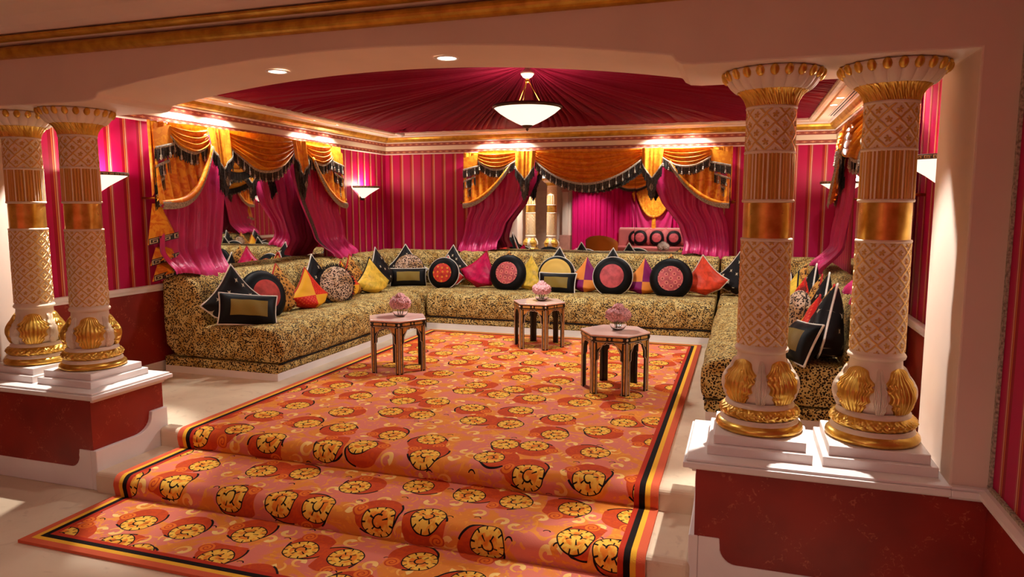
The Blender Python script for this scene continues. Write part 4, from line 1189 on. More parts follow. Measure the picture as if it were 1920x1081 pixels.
# ------------------------------------------------------------------ cushions
def cush_mat(name, builder, rough=0.55, sheen=0.2):
    k = NT(name, rough); s = k.xyz(k.uv())
    u = k.sub(k.mul(s[0], 2.0), 1.0); v = k.sub(k.mul(s[1], 2.0), 1.0)
    k.base(builder(k, u, v)); k.b.inputs['Specular IOR Level'].default_value = 0.15
    return k.m
def m_star(k, u, v):
    P = k.comb(u, v, 0.0); vo = k.vor(P, 1.9, 0.45, '2D'); l = k.xyz(k.vm('SUBTRACT', P, vo['Position']))
    d = k.add(k.m_('POWER', k.ab(l[0]), 0.5), k.m_('POWER', k.ab(l[1]), 0.5))
    return k.mix(k.lt(d, 0.37), lin(20, 15, 15), lin(196, 180, 150))
def m_quarter(a, b, dots=False):
    def fn(k, u, v):
        x = k.gt(k.mul(k.add(u, v), k.sub(u, v)), 0.0)
        # (u+v)(u-v) > 0 : left and right quarters of the upright square, i.e. opposite quarters of the diamond
        ca = lin(*a)
        if dots:
            vo = k.vor(k.comb(u, v, 0.0), 7.0, 0.2, '2D'); ca = k.mix(k.lt(vo[0], 0.28), lin(*a), lin(226, 84, 40))
        top = k.gt(k.add(u, v), 0.0); rgt = k.gt(k.sub(u, v), 0.0)
        xo = k.ab(k.sub(top, rgt))
        return k.mix(xo, ca, lin(*b))
    return fn
def m_round(center, deco=None, ring=(9, 7, 8), rc=0.60):
    def fn(k, u, v):
        r = k.vm('LENGTH', k.comb(u, v, 0.0)); c = lin(*center)
        nz = k.noise(k.comb(u, v, 0.0), 3.0, 3); c = k.mix(k.smooth(nz, 0.35, 0.7), c, lin(*[q * 0.78 for q in center]))
        if deco == 'rings':
            vo = k.vor(k.comb(u, v, 0.0), 3.6, 0.12, '2D')
            c = k.mix(k.lt(k.ab(k.sub(vo[0], 0.26)), 0.06), c, lin(222, 140, 120))
            c = k.mix(k.lt(vo[0], 0.10), c, lin(120, 40, 44))
        if deco == 'dots':
            vo = k.vor(k.comb(u, v, 0.0), 3.4, 0.3, '2D'); c = k.mix(k.lt(vo[0], 0.20), c, lin(236, 168, 60)); c = k.mix(k.lt(vo[0], 0.09), c, lin(214, 70, 36))
        return k.mix(k.lt(r, rc), lin(*ring), c)
    return fn
def m_half(k, u, v):
    r = k.vm('LENGTH', k.comb(u, v, 0.0))
    return k.mix(k.mul(k.gt(v, -0.1), k.lt(r, 0.84)), lin(10, 8, 8), lin(222, 184, 92))
def m_rect(k, u, v):
    ins = k.mul(k.lt(k.ab(u), 0.66), k.lt(k.ab(v), 0.52))
    n_ = k.noise(k.comb(u, v, 0.0), 40, 2)
    return k.mix(ins, lin(10, 8, 8), k.mix(n_, lin(150, 124, 52), lin(104, 84, 34)))
def m_flat(rgb):
    return lambda k, u, v: k.mix(k.smooth(k.noise(k.comb(u, v, 0.0), 3.0, 3, 1.0), 0.35, 0.7), lin(*rgb), lin(*[q * 0.84 for q in rgb]))
CM = dict(star=cush_mat('star_print', m_star), redyel=cush_mat('red_yellow_quarters', m_quarter((206, 36, 30), (232, 168, 40), True)), purorg=cush_mat('purple_orange_quarters', m_quarter((130, 22, 92), (232, 140, 58))),
          rpink=cush_mat('pink_centre', m_round((206, 92, 96))), rring=cush_mat('ringed_pink_centre', m_round((208, 100, 104), 'rings')), rred=cush_mat('dotted_red_centre', m_round((216, 66, 50), 'dots')), rbrick=cush_mat('brick_centre', m_round((200, 74, 66), None)),
          half=cush_mat('yellow_black_half', m_half), rect=cush_mat('olive_panel', m_rect), yellow=cush_mat('yellow_satin', m_flat((236, 194, 70)), 0.4), magenta=cush_mat('magenta_satin', m_flat((204, 24, 84)), 0.4),
          orange=cush_mat('orange_satin', m_flat((226, 74, 46)), 0.42), redc=cush_mat('red_satin', m_flat((208, 48, 40)), 0.42), leo=MAT['leopard_c'], fur=MAT['leopard_f'])
_cm = {}
def cushion_mesh(shape, h, k2=1.0, T=0.085):
    key = (shape, h, k2, T)
    if key in _cm: return _cm[key]
    n = 22
    if shape in ('sq', 'dm'):
        a = np.linspace(-1, 1, n + 1); a = np.sign(a) * np.abs(a) ** 0.85
        U, V = np.meshgrid(a, a)
        pn = 0.10 if k2 == 1.0 else 0.06
        x = h * U * (1 - pn * (1 - V ** 2)); z = h * k2 * V * (1 - pn * (1 - U ** 2))
        t = T * np.clip((1 - U ** 2) * (1 - V ** 2), 0, 1) ** 0.42
        t = t + 0.004 * np.sin(9 * U + 3 * V) * t / T
        if shape == 'dm':            # stood on a corner and slumped on the seat
            x, z = (x - z) / 2 ** 0.5, (x + z) / 2 ** 0.5
            hd = h * 2 ** 0.5; low = np.clip(-z / hd - 0.30, 0, 1)
            z = np.where(z < -0.30 * hd, -0.30 * hd - low * hd * 0.30, z)
            x = x * (1 + 0.10 * np.clip(-z / hd, 0, 1)) * (1 - 0.10 * np.clip(z / hd, 0, 1) * np.clip(1 - z / hd, 0, 1) * 4)
            x = x * 0.86
            t = t * (1 + 1.0 * np.clip(-z / hd + 0.1, 0, 1) - 0.15 * np.clip(z / hd, 0, 1))
        vf = np.stack([x, -t, z], -1).reshape(-1, 3); vb = np.stack([x, t, z], -1).reshape(-1, 3)
        F = grid_faces(n + 1, n + 1); uv1 = np.stack([U, V], -1).reshape(-1, 2) * 0.5 + 0.5
        idx = [j for j in range(n + 1)] + [(j + 1) * (n + 1) - 1 for j in range(1, n + 1)] + [n * (n + 1) + j for j in range(n - 1, -1, -1)] + [j * (n + 1) for j in range(n - 1, 0, -1)]
        edge = vf[idx]
    else:
        m = 40; rr = np.sin(np.linspace(0, 1, 14) * PI / 2); th = np.linspace(0, 2 * PI, m, endpoint=False)
        TH, RR = np.meshgrid(th, rr)
        x = h * RR * np.cos(TH); z = h * k2 * RR * np.sin(TH); t = T * np.sqrt(np.clip(1 - RR ** 2, 0, 1)) ** 0.9 * (1 - 0.12 * np.exp(-((RR - 0.6) / 0.08) ** 2))
        vf = np.stack([x, -t, z], -1).reshape(-1, 3); vb = np.stack([x, t, z], -1).reshape(-1, 3)
        F = grid_faces(m, 14, True); uv1 = np.stack([RR * np.cos(TH), RR * np.sin(TH)], -1).reshape(-1, 2) * 0.5 + 0.5
        edge = vf[-m:]
    N = len(vf)
    _cm[key] = (np.concatenate([vf, vb]), np.concatenate([F[:, ::-1] if shape == 'rd' else F, (F if shape == 'rd' else F[:, ::-1]) + N]), np.concatenate([uv1, uv1]), edge)
    return _cm[key]
_mc = {}
def cushion(name, shape, mat, pos, head, tilt, roll, label, h=0.205, k2=1.0, pipe='piping', T=0.085, group='scatter cushions on the banquettes', fringe_=False):
    V, F, uv, edge = cushion_mesh(shape, h, k2, T)
    key = (name, shape, mat.name, h, k2, T)
    if key in _mc:
        o = bpy.data.objects.new(name, _mc[key]); COL.objects.link(o)
    else:
        o = obj(name, V, F, mat, None, True, uv=uv); _mc[key] = o.data
    if pipe:
        pk = ('piping', shape, h, k2, T, pipe)
        if pk in _mc:
            p = bpy.data.objects.new('piping', _mc[pk]); COL.objects.link(p)
        else:
            p = obj('piping', *tube([tuple(e) for e in edge], 0.0075, 6, True), MAT[pipe] if isinstance(pipe, str) else pipe, None, True); _mc[pk] = p.data
        p.parent = o
    if fringe_:
        rng = np.random.RandomState(4); m = MB()
        e = np.array(edge); nE = len(e)
        for q in range(nE * 6):
            a = q / 6.0; i = int(a); w = a - i; pnt = e[i % nE] * (1 - w) + e[(i + 1) % nE] * w
            dr = pnt / np.linalg.norm(pnt); ti = np.array([-dr[2], 0, dr[0]]); L = 0.035 * (0.7 + 0.5 * rng.rand())
            y = 0.008 * rng.randn()
            m.add(([pnt - ti * 0.003, pnt + ti * 0.003, pnt + dr * L + ti * 0.003 + (0, y, 0), pnt + dr * L - ti * 0.003 + (0, y, 0)], [(0, 1, 2, 3)]))
        fr_ = obj('fringe', *m.vf(), MAT['black'], None); fr_.parent = o; fr_['kind'] = 'stuff'
    R_ = math.radians
    M = Matrix.Translation(pos) @ Matrix.Rotation(R_(head), 4, 'Z') @ Matrix.Rotation(R_(-tilt), 4, 'X') @ Matrix.Rotation(R_(roll), 4, 'Y')
    o.matrix_world = M
    tag(o, label, 'cushion', group)
    return o
G1, G2, G3 = 'cushions on the left banquette', 'cushions on the back banquette', 'cushions on the right banquette'
SQ, RD, DM = 'sq', 'rd', 'dm'
def add_c(n, sh, m, p, hd, tl, rl, lb, g, **kw): cushion(n, sh, CM[m], p, hd, tl, rl, lb, group=g, **kw)
D45 = 45
# left banquette, from the near end
add_c('star_cushion', DM, 'star', (-4.100, 4.930, 0.597), 60, 11, 0, 'black star-print cushion with white piping at the near end of the left banquette', G1, h=0.235)
add_c('panel_cushion', SQ, 'rect', (-3.920, 4.870, 0.555), 50, 24, 8, 'rectangular black cushion with olive panel leaning at the near end of the left banquette', G1, h=0.235, k2=0.58)
add_c('round_cushion', RD, 'rbrick', (-4.050, 5.240, 0.625), 72, 16, 0, 'round black cushion with brick red centre on the left banquette', G1, h=0.225, pipe='black')
add_c('leopard_cushion', DM, 'leo', (-4.140, 5.620, 0.565), 78, 11, 0, 'leopard cushion with red edging beside the round black one on the left banquette', G1, pipe=CM['redc'], h=0.225)
add_c('quartered_cushion', DM, 'redyel', (-4.000, 5.870, 0.548), 76, 11, 0, 'red and yellow quartered cushion in the middle of the left banquette', G1, pipe=CM['redc'], h=0.200)
add_c('star_cushion', DM, 'star', (-4.170, 6.260, 0.597), 80, 11, 0, 'black star-print cushion tucked behind the fringed leopard round on the left banquette', G1, h=0.235)
add_c('fur_cushion', RD, 'fur', (-4.000, 6.360, 0.610), 64, 14, 0, 'round leopard fur cushion with black fringe on the left banquette', G1, h=0.19, pipe=None, fringe_=True)
add_c('quartered_cushion', DM, 'redyel', (-4.100, 6.690, 0.548), 82, 11, 0, 'red and yellow quartered cushion beyond the fringed leopard round', G1, pipe=CM['redc'], h=0.200)
add_c('leopard_cushion', DM, 'leo', (-4.190, 7.030, 0.565), 84, 11, 0, 'leopard cushion with red edging behind the yellow one on the left banquette', G1, pipe=CM['redc'], h=0.225)
add_c('yellow_cushion', DM, 'yellow', (-4.030, 7.170, 0.551), 68, 11, 0, 'yellow satin cushion towards the corner of the left banquette', G1, pipe='black', h=0.205)
add_c('star_cushion', DM, 'star', (-4.170, 7.600, 0.597), 84, 11, 0, 'black star-print cushion seen edge-on past the yellow one in the left corner', G1, h=0.235)
# back banquette from the left corner
add_c('star_cushion', DM, 'star', (-4.120, 8.200, 0.607), 28, 14, 0, 'black star-print cushion standing in the back left corner', G2, h=0.235)
add_c('fur_cushion', RD, 'fur', (-4.000, 8.050, 0.630), 28, 16, 0, 'round leopard fur cushion in the back left corner', G2, h=0.185, pipe='black')
add_c('panel_cushion', SQ, 'rect', (-3.950, 7.920, 0.535), 26, 20, 0, 'rectangular black cushion with olive panel in the back left corner', G2, h=0.225, k2=0.52)
add_c('star_cushion', DM, 'star', (-3.470, 8.180, 0.607), 6, 14, 0, 'black star-print cushion behind the red one at the left end of the back banquette', G2, h=0.235)
add_c('red_cushion', DM, 'redc', (-3.480, 8.040, 0.544), 4, 14, 0, 'plain red cushion behind the dotted round one on the back banquette', G2, h=0.195)
add_c('round_cushion', RD, 'rred', (-3.460, 7.900, 0.600), 4, 14, 0, 'round black cushion with dotted red centre, leftmost on the back banquette', G2, h=0.195)
add_c('magenta_cushion', DM, 'magenta', (-3.030, 8.020, 0.588), 4, 14, 13, 'magenta satin cushion tilted between two round black ones', G2, pipe=CM['redc'], h=0.215)
add_c('leopard_cushion', DM, 'leo', (-2.730, 8.180, 0.575), 0, 14, 0, 'leopard cushion peeking over the ringed round cushion left of centre', G2, pipe=None, h=0.225)
add_c('round_cushion', RD, 'rring', (-2.630, 7.900, 0.625), 0, 14, 10, 'round black cushion with ringed pink centre left of the middle of the back banquette', G2, h=0.22, pipe='black')
add_c('yellow_cushion', DM, 'yellow', (-2.400, 8.040, 0.551), 0, 14, 0, 'yellow satin cushion beside the yellow-topped round one at the middle of the back banquette', G2, pipe=None, h=0.205)
add_c('star_cushion', DM, 'star', (-2.090, 8.180, 0.607), 0, 14, 0, 'black star-print cushion at the middle of the back banquette', G2, h=0.235)
add_c('half_cushion', RD, 'half', (-2.070, 8.020, 0.610), 0, 16, 0, 'round yellow-topped black cushion at the middle of the back banquette', G2, h=0.225)
add_c('panel_cushion', SQ, 'rect', (-2.020, 7.860, 0.530), -2, 20, 0, 'rectangular black cushion with olive panel at the middle of the back banquette', G2, h=0.225, k2=0.56)
add_c('quartered_cushion', DM, 'purorg', (-1.720, 8.040, 0.551), -2, 14, 0, 'purple and orange quartered cushion right of the middle of the back banquette', G2, pipe=None, h=0.205)
add_c('star_cushion', DM, 'star', (-1.440, 8.180, 0.607), 0, 14, 0, 'black star-print cushion rising behind the plain pink round one', G2, h=0.235)
add_c('round_cushion', RD, 'rpink', (-1.380, 7.900, 0.625), 0, 14, 0, 'round black cushion with plain pink centre and white piping', G2, h=0.225)
add_c('quartered_cushion', DM, 'purorg', (-1.050, 8.040, 0.551), -2, 14, 0, 'purple and orange quartered cushion between the two right-hand round cushions', G2, pipe=None, h=0.205)
add_c('leopard_cushion', DM, 'leo', (-0.770, 8.200, 0.575), 0, 14, 0, 'leopard cushion behind the ringed round cushion at right', G2, pipe=None, h=0.225)
add_c('round_cushion', RD, 'rring', (-0.730, 7.880, 0.620), -2, 14, 40, 'round black cushion with ringed pink centre, rightmost on the back banquette', G2, h=0.228, pipe='black')
add_c('orange_cushion', DM, 'orange', (-0.380, 8.020, 0.588), -6, 14, -7, 'orange red satin cushion at the right end of the back banquette', G2, h=0.215)
add_c('star_cushion', DM, 'star', (-0.030, 8.160, 0.607), -18, 14, 0, 'large black star-print cushion at the right end of the back banquette', G2, h=0.235)
# right banquette, seen between the columns
add_c('star_cushion', DM, 'star', (0.530, 4.930, 0.597), -96, 11, 0, 'black star-print cushion at the near end of the right banquette', G3, T=0.11, h=0.235)
add_c('panel_cushion', SQ, 'rect', (0.385, 4.860, 0.540), -78, 24, -6, 'rectangular black cushion with olive panel at the near end of the right banquette', G3, h=0.235, k2=0.6)
add_c('quartered_cushion', DM, 'redyel', (0.460, 5.120, 0.548), -90, 11, 0, 'red and yellow quartered cushion near the front of the right banquette', G3, pipe=CM['redc'], h=0.200)
add_c('leopard_cushion', DM, 'leo', (0.560, 5.320, 0.565), -90, 11, 0, 'leopard cushion with red edging near the front of the right banquette', G3, pipe=CM['redc'], h=0.225)
add_c('fur_cushion', RD, 'fur', (0.400, 5.620, 0.610), -80, 14, 0, 'round leopard fur cushion with black fringe on the right banquette', G3, h=0.19, pipe=None, fringe_=True)
add_c('star_cushion', DM, 'star', (0.570, 5.740, 0.597), -90, 11, 0, 'black star-print cushion behind the fringed round one on the right banquette', G3, h=0.235)
add_c('leopard_cushion', DM, 'leo', (0.560, 6.100, 0.565), -90, 11, 0, 'leopard cushion with red edging halfway along the right banquette', G3, pipe=CM['redc'], h=0.225)
add_c('quartered_cushion', DM, 'redyel', (0.460, 6.300, 0.548), -86, 11, 0, 'red and yellow quartered cushion halfway along the right banquette', G3, pipe=CM['redc'], h=0.200)
add_c('star_cushion', DM, 'star', (0.560, 6.600, 0.597), -88, 11, 0, 'black star-print cushion towards the far end of the right banquette', G3, h=0.235)
add_c('yellow_cushion', DM, 'yellow', (0.440, 6.780, 0.551), -80, 11, 0, 'yellow satin cushion towards the far end of the right banquette', G3, pipe='black', h=0.205)
add_c('round_cushion', RD, 'rbrick', (0.360, 7.150, 0.620), -72, 14, 0, 'round black cushion at the far end of the right banquette', G3, h=0.22, pipe='piping')
add_c('leopard_cushion', DM, 'leo', (0.550, 7.400, 0.565), -80, 11, 0, 'leopard cushion in the back right corner', G3, pipe=None, h=0.225)

# ------------------------------------------------------------------ hexagonal tables
MAT['lacquer'] = plain('pink_lacquer', (244, 204, 190), 0.10, var=0.03, scale=5)
MAT['ebony'] = plain('ebony_inlay', (20, 15, 14), 0.3)
MAT['satinwood'] = plain('golden_inlay', (232, 172, 88), 0.32, var=0.12, scale=40)
MAT['bone'] = plain('bone_inlay', (228, 204, 176), 0.4)
def make_table():
    root = empty('hexagonal_table')
    s, Ht, t = 0.262, 0.455, 0.016
    R6 = s
    cor = [(R6 * math.cos(PI / 3 * k), R6 * math.sin(PI / 3 * k)) for k in range(6)]
    o = obj('table_top', *prism([(1.035 * x, 1.035 * y) for x, y in cor], Ht - 0.014, Ht), MAT['lacquer'], root, local=True); bevel(o, 0.004, 3)
    o = obj('top_moulding', *prism([(1.02 * x, 1.02 * y) for x, y in cor], Ht - 0.050, Ht - 0.0142), MAT['ebony'], root, local=True); bevel(o, 0.003, 2)
    # one side, built in a local frame: x along the side, z up, y outward
    h = s / 2; zt = Ht - 0.050
    op = [(-h + 0.040, 0.0), (-h + 0.040, 0.255), (-h + 0.052, 0.268), (-h + 0.052, 0.315), (-0.048, zt - 0.030), (-0.030, zt - 0.030), (-0.018, zt - 0.020), (0.0, zt - 0.026)]
    op = op + [(-x, z) for x, z in op[-2::-1]]
    out = [(-h, 0.0)] + op + [(h, 0.0), (h, zt), (-h, zt)]
    panel = prism([(x, z) for x, z in out], -t, 0.0, 'y')
    gold = MB(); line = MB()
    def strip(a, b, w, dy, mb):
        a, b = np.array(a, float), np.array(b, float); d = b - a; L = np.linalg.norm(d)
        if L < 1e-6: return
        d = d / L; nn = np.array([-d[1], d[0]]) * w / 2
        q = [a - nn, b - nn, b + nn, a + nn]
        mb.add(prism([tuple(p) for p in q], 0.0, dy, 'y'))
    for sx in (-1, 1):
        strip((sx * (h - 0.019), 0.012), (sx * (h - 0.019), zt - 0.014), 0.011, 0.0016, gold)
        strip((sx * (h - 0.004), 0.004), (sx * (h - 0.004), zt - 0.004), 0.005, 0.0016, line)
        gold.add(prism([(sx * (h - 0.038), zt - 0.010), (sx * (h - 0.100), zt - 0.010), (sx * (h - 0.040), zt - 0.062)][::sx], 0.0, 0.0016, 'y'))
    pts = [(x + (0.0045 if x < 0 else -0.0045 if x > 0 else 0) * -1, z + 0.005 * (z > 0.27)) for x, z in op]
    for a, b in zip(pts[:-1], pts[1:]): strip(a, b, 0.005, 0.0018, line)
    strip((-h + 0.02, zt - 0.005), (h - 0.02, zt - 0.005), 0.004, 0.0018, line)
    # cartouches on the top moulding
    hm = h * 1.02
    carts = []
    for cx_, w in ((-0.062, 0.080), (0.062, 0.080)):
        q = [(cx_ + w / 2 * c_, zt + 0.018 + 0.010 * s_) for c_, s_ in ((-1, 0), (-0.85, 1), (0.85, 1), (1, 0), (0.85, -1), (-0.85, -1))]
        carts.append(prism(q[::-1], 0.0, 0.003, 'y'))
    stud = xform(lathe([(0.0105, 0.0), (0.009, 0.004), (0.0005, 0.006)], 12), Matrix.Translation((0, 0, zt + 0.018)) @ Matrix.Rotation(-PI / 2, 4, 'X'))
    stud2 = xform(lathe([(0.0105, 0.0), (0.009, 0.004), (0.0005, 0.006)], 12), Matrix.Translation((hm, -0.003, zt + 0.018)) @ Matrix.Rotation(-PI / 2, 4, 'X'))
    first = None
    ap = s * math.cos(PI / 6)
    for k in range(6):
        M = Matrix.Rotation(PI / 3 * k + PI / 6 - PI / 2, 4, 'Z') @ Matrix.Translation((0, ap, 0))
        Mt = Matrix.Rotation(PI / 3 * k + PI / 6 - PI / 2, 4, 'Z') @ Matrix.Translation((0, ap * 1.02, 0))
        if first is None:
            pn = obj('side_panel', *panel, MAT['ebony'], root, local=True)
            g = obj('golden_inlay', *gold.vf(), MAT['satinwood'], pn, local=True); l = obj('bone_line', *line.vf(), MAT['bone'], pn, local=True)
            ct = obj('cartouche_inlay', *carts[0], MAT['satinwood'], root, local=True); c2_ = obj('cartouche_inlay', *carts[1], MAT['satinwood'], root, local=True)
            sd_ = obj('stud', *stud, MAT['satinwood'], root, True, local=True); s2_ = obj('stud', *stud2, MAT['bone'], root, True, local=True)
            first = (pn, g, l, ct, c2_, sd_, s2_)
        else:
            pn = first[0].copy(); COL.objects.link(pn)
            for c_ in first[1:3]:
                q = c_.copy(); COL.objects.link(q); q.parent = pn
            ct, c2_, sd_, s2_ = [c_.copy() for c_ in first[3:]]
            for q in (ct, c2_, sd_, s2_): COL.objects.link(q)
        pn.matrix_local = M
        for q in (ct, c2_, sd_, s2_): q.matrix_local = Mt
    return root
tab0 = make_table()
TABS = ((-2.81, 5.41, 'hexagonal inlaid side table in front of the left banquette'), (-1.92, 6.76, 'hexagonal inlaid side table farthest back, before the back banquette'), (-0.907, 5.333, 'hexagonal inlaid side table nearest the right columns'))
for i, (x, y, lb) in enumerate(TABS):
    t_ = tab0 if i == 0 else copy_tree(tab0)
    t_.location = (x, y, 0.016); tag(t_, lb, 'table', 'hexagonal inlaid tables')

# ------------------------------------------------------------------ vases of pink flowers
MAT['petal'] = plain('pink_petal', (252, 186, 186), 1.0, var=0.16, scale=90)
MAT['petal'].node_tree.nodes['Principled BSDF'].inputs['Specular IOR Level'].default_value = 0.0
MAT['stem'] = plain('green_stem', (96, 120, 60), 0.6)
MAT['water'] = glass_mat()
def petal_ball(r, seed):
    """ruffled carnation head"""
    rng = np.random.RandomState(seed); nu, nv = 40, 22
    TH, PH = np.meshgrid(np.linspace(0, 2 * PI, nu, endpoint=False), np.linspace(0.06, PI - 0.06, nv))
    a, b, c = rng.rand(3) * 6
    R_ = r * (0.86 + 0.13 * np.abs(np.sin(6 * TH + 3 * np.sin(4 * PH + a) + b)) + 0.10 * np.sin(9 * PH + 2.5 * np.sin(5 * TH + c)) + 0.085 * rng.randn(nv, nu))
    V = np.stack([R_ * np.sin(PH) * np.cos(TH), R_ * np.sin(PH) * np.sin(TH), R_ * np.cos(PH)], -1).reshape(-1, 3)
    F = [tuple(q) for q in grid_faces(nu, nv, True)] + [tuple(range(nu)), tuple((nv - 1) * nu + i for i in range(nu))[::-1]]
    return V, F
def make_vase():
    root = empty('flower_vase')
    obj('glass_bowl', *lathe([(0.001, 0.0), (0.030, 0.001), (0.046, 0.012), (0.056, 0.034), (0.056, 0.052), (0.048, 0.072), (0.044, 0.080), (0.0415, 0.080), (0.0455, 0.071), (0.053, 0.052), (0.053, 0.035), (0.043, 0.016), (0.028, 0.008), (0.001, 0.007)], 32), MAT['glass'], root, True, local=True)
    rng = random.Random(2)
    heads = [(0, 0, 0.130, 0.044)] + [(0.044 * math.cos(a), 0.044 * math.sin(a), 0.102 + 0.008 * math.sin(3 * a), 0.040) for a in [2 * PI * i / 6 for i in range(6)]]
    for i, (x, y, z, r) in enumerate(heads):
        h_ = obj('flower_head', *petal_ball(r, i), MAT['petal'], root, True, local=True); h_.location = (x, y, z)
        obj('stem', *tube([(x * 0.35, y * 0.35, 0.012), (x * 0.6, y * 0.6, 0.06), (x * 0.9, y * 0.9, z - 0.01)], 0.003, 5), MAT['stem'], root, True, local=True)
    return root
v0 = make_vase()
for i, ((x, y, lb), lab) in enumerate(zip(TABS, ('glass bowl of pink flowers on the table by the left banquette', 'glass bowl of pink flowers on the farthest table', 'glass bowl of pink flowers on the table nearest the right columns'))):
    q = v0 if i == 0 else copy_tree(v0)
    q.location = (x + 0.02, y + 0.02, 0.4715); q.scale = (1.16, 1.16, 1.16); q.rotation_euler = (0, 0, i * 1.1); tag(q, lab, 'flowers', 'bowls of pink flowers')
# ------------------------------------------------------------------ hall behind the camera, seen in the back mirror
struct('wall_hall_back', *box(HX0, HX1 + 0.1, HY0 - 0.1, HY0, ZLOW - 0.1, ZHALL), MAT['plaster'], label='plain wall of the hall behind the camera')
struct('wall_hall_left', *box(HX0 - 0.1, HX0, HY0, YH, ZLOW - 0.1, ZHALL), MAT['plaster'], label='plain far left wall of the hall')
MAT['sheer'] = satin('hot_pink_sheer', (216, 24, 104), None, 0.5)
def hall_curtain(x0, x1, label):
    n, m_ = int((x1 - x0) / 0.012), 10
    A, B = np.meshgrid(np.linspace(0, 1, n), np.linspace(0, 1, m_))
    X = x0 + (x1 - x0) * A
    Y = HY0 + 0.10 + 0.030 * np.sin(X * 38 + 1.2 * np.sin(X * 7)) + 0.012 * np.sin(X * 91)
    V = np.stack([X, Y, 2.38 - B * (2.38 - ZLOW - 0.01)], -1)
    o = obj('sheer_curtain', V.reshape(-1, 3), grid_faces(n, m_), MAT['sheer'], smooth=True)
    tag(o, label, 'curtain', 'hot pink hall curtains')
hall_curtain(-5.15, -3.10, 'wide hot pink pleated curtain reflected in the back mirror')
hall_curtain(-3.08, 0.80, 'hot pink pleated curtain behind the pink sofa in the mirror')
# golden festoon with knot over the curtain
W_HALL = Wall((0, HY0, 0), (1, 0, 0), (0, 1, 0))
gf = empty('festoon_drape', (-2.70, HY0, 0.7)); tag(gf, 'golden rounded festoon drape knotted above the pink sofa in the mirror', 'curtain')
nu, nv = 49, 16
U, V_ = np.meshgrid(np.linspace(-1, 1, nu), np.linspace(0, 1, nv))
zb_ = 1.10 + 0.72 * np.abs(U) ** 2.4
surf('golden_drape', W_HALL(-2.70 + 0.52 * U, 0.20 + 0.022 * np.sin(U * 34) + 0.03 * V_, 2.2 - V_ * (2.2 - zb_)), MAT['gold_lining'], gf)
e_ = [tuple(p) for p in W_HALL(-2.70 + 0.52 * U[-1], 0.25 + 0 * U[-1], zb_[-1])]
obj('rolled_hem', *tube(e_, 0.035, 8), MAT['gold_lining'], gf, True)
surf('tail', W_HALL(-2.70 + np.array([[-0.05, -0.02, 0.02, 0.05], [-0.08, -0.03, 0.03, 0.08]]), np.array([[0.26, 0.30, 0.30, 0.26]] * 2), np.array([[1.10] * 4, [0.55] * 4])), MAT['gold_lining'], gf)
obj('knot', *xform(lathe([(0.001, -0.06), (0.05, -0.03), (0.06, 0.0), (0.05, 0.03), (0.001, 0.06)], 16), Matrix.Translation((-2.70, HY0 + 0.29, 1.10))), MAT['gold_lining'], gf, True)
for sg in (-1, 1):
    A, B = np.meshgrid(np.linspace(0, 1, 30), np.linspace(0, 1, 14))
    S = -2.70 + sg * (0.05 + (0.55 - 0.12 * B) * A); Z = 1.08 + 0.62 * A ** 2.2 - B * (0.35 + 0.62 * A ** 2.2 + 0.25)
    surf('magenta_swag', W_HALL(S, 0.17 + 0.03 * np.sin(9 * A + 6 * B), Z), MAT['pink'], gf)
# top swag band
hv = empty('swag_valance', (-2.7, HY0, 2.2)); tag(hv, 'golden swag valance of the hall curtains reflected in the back mirror', 'valance')
for a_, b_ in ((-5.2, -3.9), (-3.9, -2.7), (-2.7, -1.5), (-1.5, -0.3)):
    U, V_ = np.meshgrid(np.linspace(-1, 1, 31), np.linspace(0, 1, 21))
    c_ = 1 - U ** 2
    S = (a_ + b_) / 2 + (b_ - a_) / 2 * U; Z = 2.40 - V_ * (0.14 + 0.32 * c_); D = 0.26 + 0.05 * np.sin(V_ * 24) * c_ + 0.05 * c_
    so = surf('swag', W_HALL(S, D, Z), MAT['gold_fabric'], hv)
    fringe(W_HALL, S[-1], D[-1], Z[-1], so, 0.10, 3, step=0.02, beads=False)
# pilaster and panelled door beside the curtain
pl = empty('pilaster', (-5.38, HY0 + 0.08, ZLOW)); tag(pl, 'pale pink pilaster beside the hot pink curtain in the mirror', 'pilaster')
MAT['rose'] = plain('rose_paint', (214, 150, 132), 0.5)
bevel(obj('shaft', *box(-5.47, -5.29, HY0 + 0.002, HY0 + 0.14, 0.5, 1.86), MAT['plaster'], pl), 0.01)
bevel(obj('capital', *MB().add(box(-5.49, -5.27, HY0 + 0.002, HY0 + 0.16, 1.86, 1.90)).add(box(-5.51, -5.25, HY0 + 0.002, HY0 + 0.18, 1.92, 2.0)).add(box(-5.48, -5.28, HY0 + 0.002, HY0 + 0.15, 1.90, 1.92)).vf(), MAT['rose'], pl), 0.01)
bevel(obj('base', *box(-5.55, -5.20, HY0 + 0.002, HY0 + 0.2, ZLOW, 0.5), MAT['rose'], pl), 0.01)
dr = struct('door_1', *box(-6.6, -5.75, HY0, HY0 + 0.03, ZLOW, 1.9), MAT['cream'], label='cream panelled hall door reflected behind the columns')
for z0, z1 in ((0.0, 0.55), (0.65, 1.8)):
    bevel(obj('door_panel', *box(-6.5, -5.85, HY0 + 0.03, HY0 + 0.045, z0, z1), MAT['cream'], dr), 0.01)
